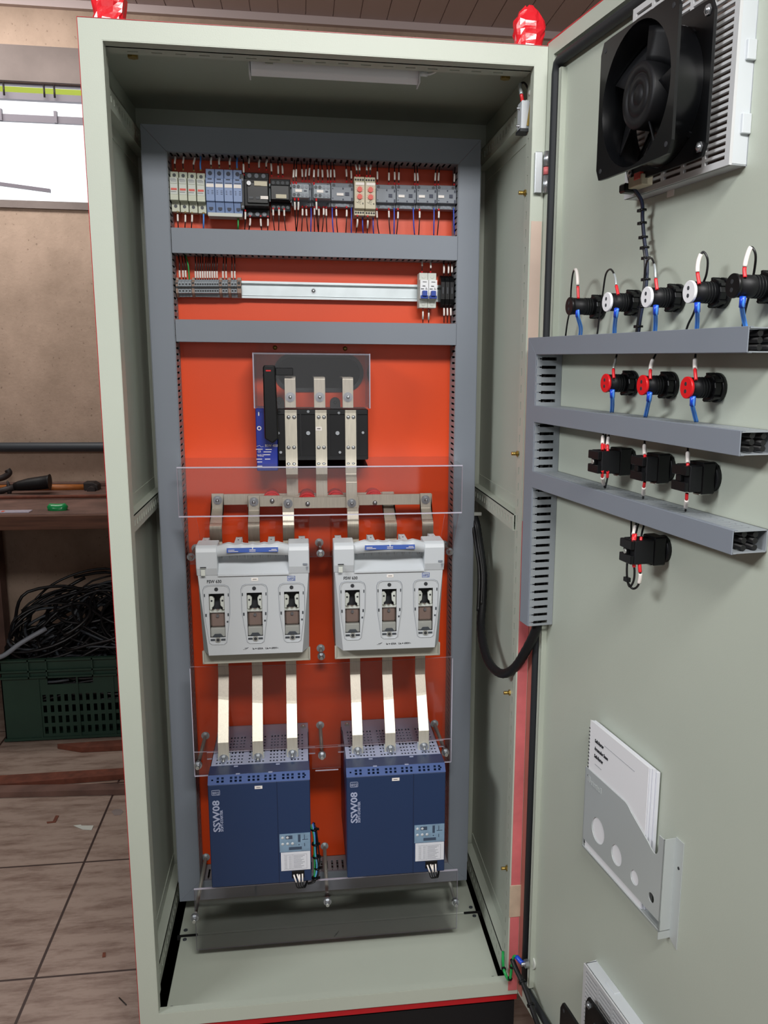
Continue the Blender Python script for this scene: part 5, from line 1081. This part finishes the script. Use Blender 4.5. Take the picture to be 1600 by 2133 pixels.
for pix, b in (([(1203, 645, .046), (1204, 660, .044), (1210, 682, .03), (1209, 702, .022)], 'black pilot light nearest the hinge'), ([(1285, 643, .044), (1283, 660, .042), (1281, 680, .03), (1280, 702, .022)], 'first white-capped pilot light'), ([(1367, 636, .044), (1366, 655, .042), (1366, 675, .03), (1364, 700, .022)], 'middle white-capped pilot light'), ([(1453, 630, .044), (1453, 650, .042), (1453, 670, .03), (1451, 695, .022)], 'last white-capped pilot light'), ([(1548, 618, .048), (1546, 640, .046), (1550, 665, .03), (1556, 690, .022)], 'black pilot light at the right edge'),
               ([(1276, 812, .042), (1276, 828, .04), (1276, 845, .03), (1275, 858, .022)], 'red-capped pilot light nearest the hinge'), ([(1354, 818, .042), (1352, 835, .04), (1349, 850, .03), (1345, 868, .022)], 'middle red-capped pilot light'), ([(1444, 826, .042), (1443, 845, .04), (1447, 862, .03), (1451, 878, .022)], 'red-capped pilot light farthest from the hinge')):
    P1 = [D(p[0]+2, p[1], p[2]) for p in pix]; P2 = [D(p[0]-2.5, p[1], p[2]) for p in pix]
    w = wire(spl(P1, 5), .0016, 'wire_lblue', 'doubled light blue wires below the '+b, 'doubled light blue wires', frame='D')
    part(MB().tube(spl(P2, 5), .0016, 8), 'second_strand', 'wire_lblue', w); part(MB().cyl(P1[0].lerp(P2[0], .5), P1[1].lerp(P2[1], .5), .0036, 12), 'ferrule', 'ferrule_blue', w)
for pix, b, mm in (([(1279, 788, .042), (1278, 770, .040), (1282, 752, .032), (1285, 738, .024)], 'red-capped pilot light nearest the hinge', 'steel'), ([(1355, 790, .042), (1355, 772, .04), (1358, 755, .032), (1366, 738, .024)], 'middle red-capped pilot light', 'marker'), ([(1450, 792, .042), (1448, 770, .04), (1448, 755, .032), (1449, 738, .024)], 'red-capped pilot light farthest from the hinge', 'marker')):
    dw(pix, .0014, 'wire_black', 'short wire with red ferrule above the '+b, ferrule=(0, .3), marker=(.32, .78), markm=mm, mr=2.0 if mm == 'marker' else 1.4)
# ------------------------------------------------------------------ contact blocks
def cblock(x, z, label, double=False, L=.055):
    t = thing('push_button_contact', label, 'contact block', (x, 0, z), 'D', group='black contact blocks on the door')
    part(MB().cyl((x, 0, z), (x, -.007, z), .0195, 24), 'clamp_ring', 'black_soft', t)
    part(MB().box(x-.0165, x+.0165, -.026, -.007, z-.020, z+.020), 'mounting_adapter', 'black', t, bev=.0015)
    part(MB().box(x-.0005, x+.0125, -.0268, -.010, z-.021, z-.0195).box(x-.0172, x-.0162, -.013, -.012, z-.013, z+.013), 'adapter_trim', 'steel', t)
    part(MB().box(x-.0165, x+.0165, -L+.006, -.0262, z-.0165, z+.0165) if not double else MB().box(x-.0165, x-.0005, -L+.006, -.0262, z-.0165, z+.0165).box(x+.0005, x+.0165, -L+.006, -.0262, z-.0165, z+.0165), 'contact_body', 'black_soft', t, bev=.001)
    part(MB().box(x-.0160, x+.0160, -L, -L+.0058, z+.004, z+.016).box(x-.0160, x+.0160, -L, -L+.0058, z-.016, z-.004).box(x-.004, x+.004, -L, -L+.0058, z-.004, z+.004), 'terminal_cover', 'black', t, bev=.0008)
    part(MB().cyl((x-.0165, -.036, z), (x-.0195, -.036, z), .0036, 12).cyl((x-.0195, -.036, z), (x-.0195, -.030, z-.001), .0022, 8), 'fixing_screw', 'chrome', t)
    if double: part(MB().cyl((x, -L-.001, z), (x, -L+.004, z), .0034, 12), 'fixing_screw', 'steel', t)
CBZ = 1.1165
cblock(.319, CBZ, 'black contact block nearest the hinge, with two pairs of wires', True, .062)
cblock(.423, CBZ+.002, 'middle black contact block of the row of three', False, .050)
cblock(.527, CBZ+.002, 'black contact block farthest from the hinge in the row of three', False, .050)
cblock(.426, 1.004, 'black contact block hanging alone below the lowest door duct', True, .062)
for pix, b, mk_ in (([(1255, 938, .054), (1255, 922, .05), (1257, 902, .035)], 'top of the hinge-side contact block', 1), ([(1266, 940, .046), (1266, 925, .044), (1269, 904, .03)], 'top of the hinge-side contact block', 1), ([(1258, 936, .05), (1260, 920, .044), (1262, 903, .032)], 'top of the hinge-side contact block', 0),
                    ([(1346, 960, .042), (1343, 945, .04), (1343, 917, .028)], 'top of the middle contact block', 1), ([(1433, 980, .042), (1433, 962, .04), (1433, 932, .028)], 'top of the outermost contact block', 1),
                    ([(1255, 980, .054), (1255, 995, .05), (1260, 1016, .03)], 'bottom of the hinge-side contact block', 1), ([(1266, 982, .046), (1265, 998, .042), (1261, 1016, .03)], 'bottom of the hinge-side contact block', 0),
                    ([(1343, 1004, .042), (1341, 1018, .038), (1340, 1038, .026)], 'bottom of the middle contact block', 1), ([(1431, 1028, .042), (1430, 1045, .038), (1428, 1064, .026)], 'bottom of the outermost contact block', 1),
                    ([(1319, 1127, .054), (1320, 1112, .05), (1326, 1088, .032)], 'top of the lone lower contact block', 1), ([(1322, 1127, .052), (1325, 1110, .048), (1331, 1088, .03)], 'top of the lone lower contact block', 0), ([(1335, 1130, .044), (1337, 1112, .04), (1342, 1092, .028)], 'top of the lone lower contact block', 0), ([(1315, 1135, .056), (1315, 1112, .045), (1315, 1083, .03)], 'top of the lone lower contact block', 0)):
    k = dict(ferrule=(0, .22)); 
    if mk_: k['marker'] = (.24, .72)
    dw(pix, .0014, 'wire_black', 'short black wire with red ferrule at the '+b, mr=2.0, **k)
dw([(1332, 1172, .046), (1333, 1185, .046), (1334, 1200, .045), (1329, 1220, .044), (1318, 1226, .046), (1308, 1212, .052), (1306, 1190, .056), (1307, 1165, .056)], .0016, 'wire_black', 'large black wire loop hanging under the lone lower contact block', ferrule=(0, .14), marker=(.16, .32), mr=1.7)
dw([(1320, 1172, .054), (1322, 1190, .05), (1320, 1210, .048), (1312, 1222, .05), (1306, 1208, .056)], .0016, 'wire_black', 'inner black wire loop under the lone lower contact block', ferrule=(0, .12))
q = D(1307, 1207, .055); MB().box(q.x-.006, q.x+.004, q.y-.003, q.y+.003, q.z-.003, q.z+.003).obj('cable_tie', 'black', base=q, frame='D', label='black cable tie head on the hanging wire loop', cat='cable tie')
# ------------------------------------------------------------------ document pocket + booklet
pk = thing('document_pocket', 'pale metal document pocket with round holes on the door', 'document pocket', (.39, 0, .45), 'D')
po = .020
def pxz(p): return (.263+(p[0]-.276)*.2415/.230, p[1]-.007)
ptop = [(.276, .609), (.400, .611), (.408, .609), (.418, .603), (.466, .583), (.476, .577), (.484, .575), (.489, .577), (.492, .583), (.493, .609), (.506, .609)]
poly = [pxz(p) for p in ptop+[(.506, .480), (.276, .480)]]
circ = [(pxz(c_)[0], pxz(c_)[1], c_[2]) for c_ in [(.325, .520, .0215), (.384, .512, .0165), (.437, .507, .0115), (.483, .504, .0075)]]
part(holed(poly, [circle(*c_) for c_ in circ], -po, -po+.0015), 'front_sheet', 'alu_pocket', pk)
part(MB().box(.263, .5045, -po, -po+.0015, .457, .460).box(.263, .5045, -po, -.0005, .457, .4585).box(.2625, .264, -po, -.0005, .457, .602).box(.503, .5045, -po, -.0005, .445, .602).box(.503, .5045, -po, -po+.002, .457, .475).box(.2625, .2645, -po, -po+.002, .457, .475), 'folded_edge', 'alu_pocket', pk)
part(MB().prism([(.5045, .446), (.524, .438), (.524, .604), (.5045, .604)], 'y', -.0016, -.0002), 'side_flange', 'alu_pocket', pk)
part(MB().cyl((.516, -.0022, .562), (.516, -.0016, .562), .0024, 10), 'rivet_hole', 'ink', pk)
em = MB()
for i, (a_, h_) in enumerate(((0, .010), (.006, .010), (.013, .005), (.019, .006), (.025, .005), (.031, .006), (.038, .005), (.045, .008))): em.box(.270+a_, .2735+a_, -po-.0006, -po, .581, .581+h_)
em.box(.270, .276, -po-.0006, -po, .589, .591).box(.284, .318, -po-.0006, -po, .5795, .5805)
part(em, 'embossed_mark', 'alu_pocket', pk, label='faint embossed mark near the upper corner')
bk = thing('manual', 'spiral-bound white booklet standing in the metal pocket', 'booklet', (.35, -.012, .468), 'D')
bz0, bz1 = .459, .686
part(MB().box(.268, .450, -.0180, -.0172, bz0, bz1), 'cover_sheet', 'white', bk)
part(MB().box(.268, .452, -.0170, -.0135, bz0, bz1-.001).box(.268, .454, -.0130, -.0085, bz0, bz1-.002).box(.268, .457, -.0080, -.0030, bz0, bz1-.006), 'pages', 'paper', bk)
sp = MB()
for i in range(34):
    z = bz0+.006+i*.0062; ring = [(.2672+.0042*math.cos(a*pi/5), -.0100+.0085*math.sin(a*pi/5), z+.0025*a/10) for a in range(11)]
    sp.tube(ring, .0009, 5)
part(sp, 'spiral_binding', 'ink', bk)
tx = MB(); tx.text('Soft-Starter', (.287, -.0184, .6555), .0085, bold=True, xs=.72); tx.text('Arrancador Suave', (.287, -.0184, .6425), .0085, bold=True, xs=.72); tx.text('Soft-Starter', (.287, -.0184, .6295), .0085, bold=True, xs=.72); part(tx, 'title_print', 'ink', bk)
part(MB().box(.318, .412, -.0183, -.0180, .6620, .6626).box(.290, .312, -.0183, -.0180, .618, .6188), 'rule_print', 'ink_soft', bk)
# ------------------------------------------------------------------ black hose between cabinet and door
def W2(px, py, Y): return A(px, py, Y)
P = [W2(985, 1072, .36), W2(992, 1092, .34), W2(998, 1130, .33), W2(1006, 1190, .31), W2(1005, 1250, .28), W2(1002, 1305, .24), W2(1009, 1352, .18), W2(1022, 1385, .12), W2(1045, 1403, .06), W2(1070, 1393, .01), W2(1092, 1362, -.025), W2(1108, 1322, -.045), D2W(D(1119, 1298, .024))]
P[-1] = D2W((.053, -.024, .800)); P[-2] = D2W((.053, -.024, .775))
P = spl(P, 8); R_ = [.0088+(.0006 if i % 2 else 0) for i in range(len(P))]
hs = thing('cable_hose', 'thick black corrugated hose looping from the cabinet to the door duct', 'hose', P[0])
part(MB().tube(P, R_, 14), 'sleeve', 'black_soft', hs)
part(MB().tube([p+V3((-.009, -.002, 0)) for p in P[:36]], .0035, 8).tube([p+V3((-.004, -.009, 0)) for p in P[:34]], .003, 8), 'cable', 'wire_black', hs)
q = P[2]; part(MB().box(q.x-.012, q.x+.016, q.y-.012, q.y-.006, q.z+.004, q.z+.012), 'cable_clip', 'steel', hs, bev=.001)
# earth lead at the bottom hinge corner
P = [W2(1048, 1982, .03), W2(1048, 2004, .012), W2(1051, 2024, -.012), W2(1062, 2040, -.022), W2(1080, 2053, -.028), D2W(D(1097, 2063, .02))]
P[-1] = D2W((.043, -.024, .076)); P[-2] = D2W((.022, -.034, .078))
P = spl(P, 6)
e = thing('earth_lead', 'green earth wire with a blue lug at the bottom hinge corner', 'wire', P[0])
part(MB().tube(P, .0030, 8), 'wire', 'wire_green', e); part(MB().tube(P[-5:], .0048, 10), 'lug_sleeve', 'ferrule_blue', e)
for i in (8, 14, 20): part(MB().tube(seg_at(P, i/len(P), (i+.8)/len(P)), .0050, 8), 'cable_tie', 'black', e)
P = [D2W((.018, -.036, .070)), D2W((.040, -.034, .058)), D2W((.075, -.03, .042)), D2W((.12, -.03, .02)), D2W((.18, -.03, -.0)), D2W((.24, -.03, -.012))]
P = spl(P, 6); e = thing('door_harness', 'black and light blue wires running down along the door foot', 'cable', P[0])
part(MB().tube(P, .0050, 8), 'wire', 'wire_black', e); part(MB().tube([p+V3((0, -.005, .001)) for p in P], .0011, 8), 'wire', 'wire_lblue', e)
for i in (6, 12, 18, 24): part(MB().tube(seg_at(P, i/len(P), (i+.6)/len(P)), .0075, 10), 'cable_tie', 'black', e)
# small black wire off-cut on the cabinet floor
a, b_ = AZ(697, 1950, -.023), AZ(706, 1940, -.023)
MB().tube([a, b_], .0014, 6).obj('wire_offcut', 'wire_black', base=a, label='tiny black wire off-cut lying on the cream cabinet floor', cat='wire off-cut')
# ================================================================== BACKGROUND: bench, tools, crate
BT = .70
b = thing('workbench', 'heavy dark wooden workbench against the plaster wall', 'workbench', (-1.1, 2.1, GZ))
part(MB().box(-2.4, .4, 1.78, 2.05, BT-.05, BT).box(-2.4, .4, 2.055, 2.28, BT-.05, BT-.002).box(-2.4, .4, 2.285, 2.53, BT-.05, BT+.0), 'bench_top', 'darkwood', b, bev=.003)
part(MB().box(-2.4, .4, 1.76, 1.80, BT-.056, BT-.004), 'apron', 'wood', b, bev=.002)
part(MB().box(-2.4, .4, 2.50, 2.54, BT, BT+.018), 'rear_batten', 'darkwood', b, bev=.003)
for x in (-2.3, -1.1, .3):
    part(MB().box(x, x+.09, 1.82, 1.91, GZ, BT-.05), 'leg', 'darkwood', b)
    part(MB().box(x, x+.09, 2.42, 2.5, GZ, BT-.05), 'leg', 'darkwood', b)
MB().cyl((-2.4, 2.12, BT+.008), (.3, 2.16, BT+.008), .007, 10).obj('copper_rod', 'rusty', base=(-1, 2.1, BT), label='long thin reddish rod lying along the bench top', cat='rod')
MB().cyl((-3.95, 2.526, .875), (3.95, 2.526, .868), .021, 14).obj('steel_pipe', 'dev_dark', base=(-.7, 2.5, .87), label='long dark grey pipe running along the wall above the bench', cat='pipe')
# hammer
YB_ = 2.40
def AB(px, py, Y=YB_): return A(px, py, Y)
h = thing('hammer', 'hammer with worn wooden handle lying on the bench', 'hammer', AB(150, 1020))
part(MB().tube([AB(-10, 1016), AB(60, 1016), AB(110, 1016), AB(178, 1015)], [.012, .014, .015, .013], 12), 'handle', 'handle_wood', h)
hp = [AB(177, 1003), AB(198, 1003), AB(207, 1008), AB(208, 1020), AB(203, 1027), AB(190, 1026), AB(178, 1018)]
m = MB(); n = len(hp); m.add([(p.x, YB_-.035, p.z) for p in hp]+[(p.x, YB_+.03, p.z) for p in hp], [(i, (i+1) % n, n+(i+1) % n, n+i) for i in range(n)]+[tuple(range(n)), tuple(range(n, 2*n))])
hd = part(m, 'head', 'iron', h, bev=.004, seg=2); q = AB(196, 1018); part(MB().cyl((q.x, YB_-.035, q.z), (q.x, YB_-.06, q.z), .017, 18), 'striking_face', 'iron', hd, bev=.001)
# black handled tool
c = thing('hand_chisel', 'black gripped hand tool with pointed guard lying across the hammer', 'hand tool', AB(60, 1018, 2.30)); Y2 = 2.30
part(MB().tube([AB(30, 1014, Y2), AB(40, 1012, Y2), AB(60, 1009, Y2), AB(85, 1006, Y2), AB(101, 1004, Y2), AB(104, 1004, Y2)], [.016, .021, .026, .028, .029, .034], 16), 'grip', 'black_soft', c)
part(MB().tube([AB(15, 1001, Y2), AB(17, 1007, Y2), AB(19, 1018, Y2), AB(20, 1028, Y2), AB(21, 1034, Y2)], [.002, .006, .012, .008, .003], 10), 'guard', 'iron', c)
part(MB().tube([AB(30, 1015, Y2), AB(0, 1023, Y2), AB(-40, 1030, Y2)], [.014, .013, .010], 10), 'blade', 'iron', c)
w = thing('pry_hook', 'dark curved hook end of a tool at the left edge above the bench', 'hand tool', AB(0, 995, 2.42))
part(MB().tube(spl([AB(-40, 1006, 2.42), AB(-5, 998, 2.42), AB(10, 993, 2.42), AB(19, 985, 2.42), AB(15, 978, 2.42)], 5), [.013]*21, 10), 'hook', 'iron', w)
g = AB(120, 1060, 1.86); m = MB(); m.tube([g+V3((-.035, 0, .004)), g+V3((-.03, 0, .006)), g+V3((-.015, 0, .0)), g+V3((.0, 0, -.002)), g+V3((.018, 0, .0)), g+V3((.03, 0, .006)), g+V3((.036, 0, .004))], [.006, .016, .021, .022, .021, .016, .006], 12)
m.obj('plastic_bobbin', 'green', base=g, label='small glossy green plastic object on the bench front edge', cat='plastic part')
a = AZ(-60, 1070, BT+.003); bb = AZ(63, 1065, BT+.003)
r = thing('clear_ruler', 'clear plastic strip with small orange marks at the left of the bench', 'ruler', bb)
m = MB().box(bb.x-.30, bb.x, bb.y-.02, bb.y+.03, BT+.001, BT+.004); part(m, 'strip', 'acrylic_edge', r)
part(MB().box(bb.x-.13, bb.x-.118, bb.y-.0, bb.y+.02, BT+.004, BT+.0045).box(bb.x-.10, bb.x-.09, bb.y-.01, bb.y+.01, BT+.004, BT+.0045), 'mark', 'orange', r)
# crate with cables
CX0, CX1, CY0, CY1, CB, CT = -.83, -.15, 1.78, 2.22, GZ+.006, .150
c = thing('plastic_crate', 'green slatted plastic crate full of cables under the bench', 'crate', ((CX0+CX1)/2, 2, GZ)); w_, h_ = CX1-CX0, CT-CB
hol = []
for i in range(25):
    if i < 5: continue
    for j in range(4): a = .012+i*.0262; hol.append((a, a+.013, .022+j*.043, .050+j*.043))
hol = [q for q in hol if q[1] < w_-.01]
hol += [(.165+.0, .33, h_-.105, h_-.078)]
m = MB(); m.perf((CX0, CY0, CB), (1, 0, 0), (0, 0, 1), w_, h_, .004, hol)
m.box(CX0, CX0+.004, CY0, CY1, CB, CT).box(CX1-.004, CX1, CY0, CY1, CB, CT).box(CX0, CX1, CY1-.004, CY1, CB, CT).box(CX0, CX1, CY0, CY1, CB, CB+.004)
part(m, 'walls', 'crate', c)
m = MB()
for z in (CT-.008, CT-.05, CT-.075): m.box(CX0-.012, CX1+.012, CY0-.012, CY0, z, z+.007)
m.box(CX0-.012, CX0, CY0-.012, CY1, CT-.008, CT).box(CX0-.005, CX1+.005, CY0-.006, CY0, CB, CB+.010)
for x in (CX0-.012, CX0+.10, CX0+.165, CX0+.33, CX0+.42): m.box(x, x+.005, CY0-.012, CY0, CT-.075, CT)
for x in (CX0+.13, CX0+.27, CX0+.40): m.box(x, x+.006, CY0-.005, CY0, CB, CT-.07)
part(m, 'rib', 'crate', c)
rc = random.Random(4)
pile = thing('cable_pile', 'tangled heap of dark cables piled in the green crate', 'cables', ((CX0+CX1)/2, 2, CB+.01)); m = MB(); m2 = MB()
for i in range(130):
    cx, cy, cz = rc.uniform(CX0+.1, CX1-.05), rc.uniform(CY0+.08, CY1-.08), rc.uniform(.06, .30); R0 = rc.uniform(.10, .24); tl = rc.uniform(-.5, .5); P = []
    sweep = rc.uniform(3, 6); a0 = rc.uniform(0, 6)
    for k in range(14):
        an = a0+sweep*k/13; P.append((max(CX0+.01, min(CX1-.01, cx+R0*math.cos(an))), max(CY0+.01, min(CY1-.01, cy+R0*.6*math.sin(an))), max(CB+.01, cz-.3*abs(cx+R0*math.cos(an)-(CX0+CX1)/2)*.6+R0*.45*math.sin(an+tl)+.01)))
    (m if i % 4 else m2).tube(spl(P, 2), rc.uniform(.004, .007), 6)
part(m, 'dark_cable', 'wire_black', pile, kind='stuff', label='black cables'); part(m2, 'grey_cable', 'dev_dark', pile, kind='stuff', label='grey cables')
P = spl([(-.86, 1.75, .16), (-.80, 1.745, .178), (-.74, 1.76, .22), (-.66, 1.80, .26)], 5)
MB().tube([V3((-1.05, 1.72, .10))]+P, .009, 8).obj('hanging_cable', 'dev_grey', base=P[0], label='grey cable draped over the left corner of the green crate', cat='cable')
# timber and debris on the floor
def plank(pts, zh, name, label, m='wood'):
    v = [AZ(*p, GZ) for p in pts]; n = len(v); mb = MB(); mb.add([(p.x, p.y, GZ+.001) for p in v]+[(p.x, p.y, GZ+zh) for p in v], [(i, (i+1) % n, n+(i+1) % n, n+i) for i in range(n)]+[tuple(range(n)), tuple(range(n, 2*n))])
    mb.obj(name, m, base=v[0], label=label, cat='timber')
plank([(-60, 1630), (330, 1606), (330, 1618), (-60, 1650)], .02, 'timber_batten', 'brown timber batten on the tiles in front of the crate, farther one', 'rusty')
plank([(-60, 1648), (330, 1642), (330, 1654), (-60, 1664)], .02, 'timber_batten', 'dark timber batten on the tiles, the one nearest the camera', 'darkwood')
plank([(120, 1560), (330, 1546), (330, 1560), (170, 1568)], .02, 'timber_batten', 'short reddish batten right under the green crate', 'rusty')
def scrap(pts, label, m, name='floor_scrap', zh=.002):
    v = [AZ(*p, GZ+.001) for p in pts]; n = len(v); mb = MB(); mb.add([(p.x, p.y, GZ+.0005) for p in v]+[(p.x, p.y, GZ+zh) for p in v], [(i, (i+1) % n, n+(i+1) % n, n+i) for i in range(n)]+[tuple(range(n)), tuple(range(n, 2*n))])
    mb.obj(name, m, base=v[0], label=label, cat='floor scrap')
scrap([(97, 1712), (110, 1711), (116, 1699), (123, 1699), (116, 1713), (98, 1715)], 'dark L-shaped scrap on the floor tiles', 'rusty')
scrap([(153, 1720), (168, 1718), (170, 1720), (195, 1720), (191, 1729), (172, 1728)], 'torn pale paper scrap on the floor tiles', 'offwhite', 'paper_scrap')
scrap([(214, 1985), (220, 1984), (220, 1993), (213, 1994)], 'small dark square scrap near the cabinet side', 'rusty')
scrap([(232, 1690), (240, 1685), (252, 1685), (257, 1690), (252, 1697), (238, 1698)], 'dark round stain blotch on the tile beside the cabinet', 'cement', zh=.0008)
P = [AZ(248, 2078, GZ+.002), AZ(256, 2086, GZ+.002), AZ(263, 2093, GZ+.002)]; MB().tube(P, .0012, 6).obj('wire_scrap', 'wire_black', base=P[0], label='short bent wire scrap on the tile near the cabinet foot', cat='floor scrap')
# ================================================================== LIGHT + CAMERA
def area(name, loc, tgt, sx, sy, power, col=(1, 1, 1), spread=pi):
    l = bpy.data.lights.new(name, 'AREA'); l.shape = 'RECTANGLE'; l.size = sx; l.size_y = sy; l.energy = power; l.color = col; l.spread = spread
    o = bpy.data.objects.new(name, l); C.objects.link(o); o.location = loc; o.rotation_euler = (V3(tgt)-V3(loc)).to_track_quat('-Z', 'Y').to_euler(); return o
area('ceiling_tube_light', (.55, -2.15, 2.60), (.35, .35, .7), 1.3, .5, 47, (1, .985, .96), 2.3)
area('side_ceiling_light', (-2.0, -1.6, 2.6), (.8, -.4, 1.15), 1.2, .7, 25, (.95, .97, 1), 1.6)
area('wall_fill_light', (-1.2, 1.9, 2.6), (-1.15, 2.5, 1.0), 1.5, .3, 22, (1, .97, .93))  # added fill lamp to brighten the wall above the bench
area('front_fill_light', (.2, -4.6, 1.25), (.3, 0, 1.0), 2.4, 2.0, 13, (.96, .98, 1))  # added front fill lamp behind the camera; no doorway is built there
wd = bpy.data.worlds.new('world'); bpy.context.scene.world = wd; wd.use_nodes = True
bg = wd.node_tree.nodes['Background']; bg.inputs[0].default_value = (.93, .96, 1, 1); bg.inputs[1].default_value = 1.6
cam = bpy.data.cameras.new('camera'); co = bpy.data.objects.new('camera', cam); C.objects.link(co)
co.location = CAM; co.rotation_euler = CE; cam.sensor_width = 36; cam.sensor_fit = 'AUTO'; cam.lens = F/2133*36
cam.shift_x = -(PX-800)/2133; cam.shift_y = (PY-1066.5)/2133; cam.clip_start = .05; cam.clip_end = 60
sc = bpy.context.scene; sc.camera = co
sc.view_settings.view_transform = 'Standard'; sc.view_settings.look = 'None'; sc.view_settings.gamma = 1; sc.view_settings.use_curve_mapping = False; sc.view_settings.exposure = 0
sc.cycles.transparent_max_bounces = 16; sc.cycles.max_bounces = 8
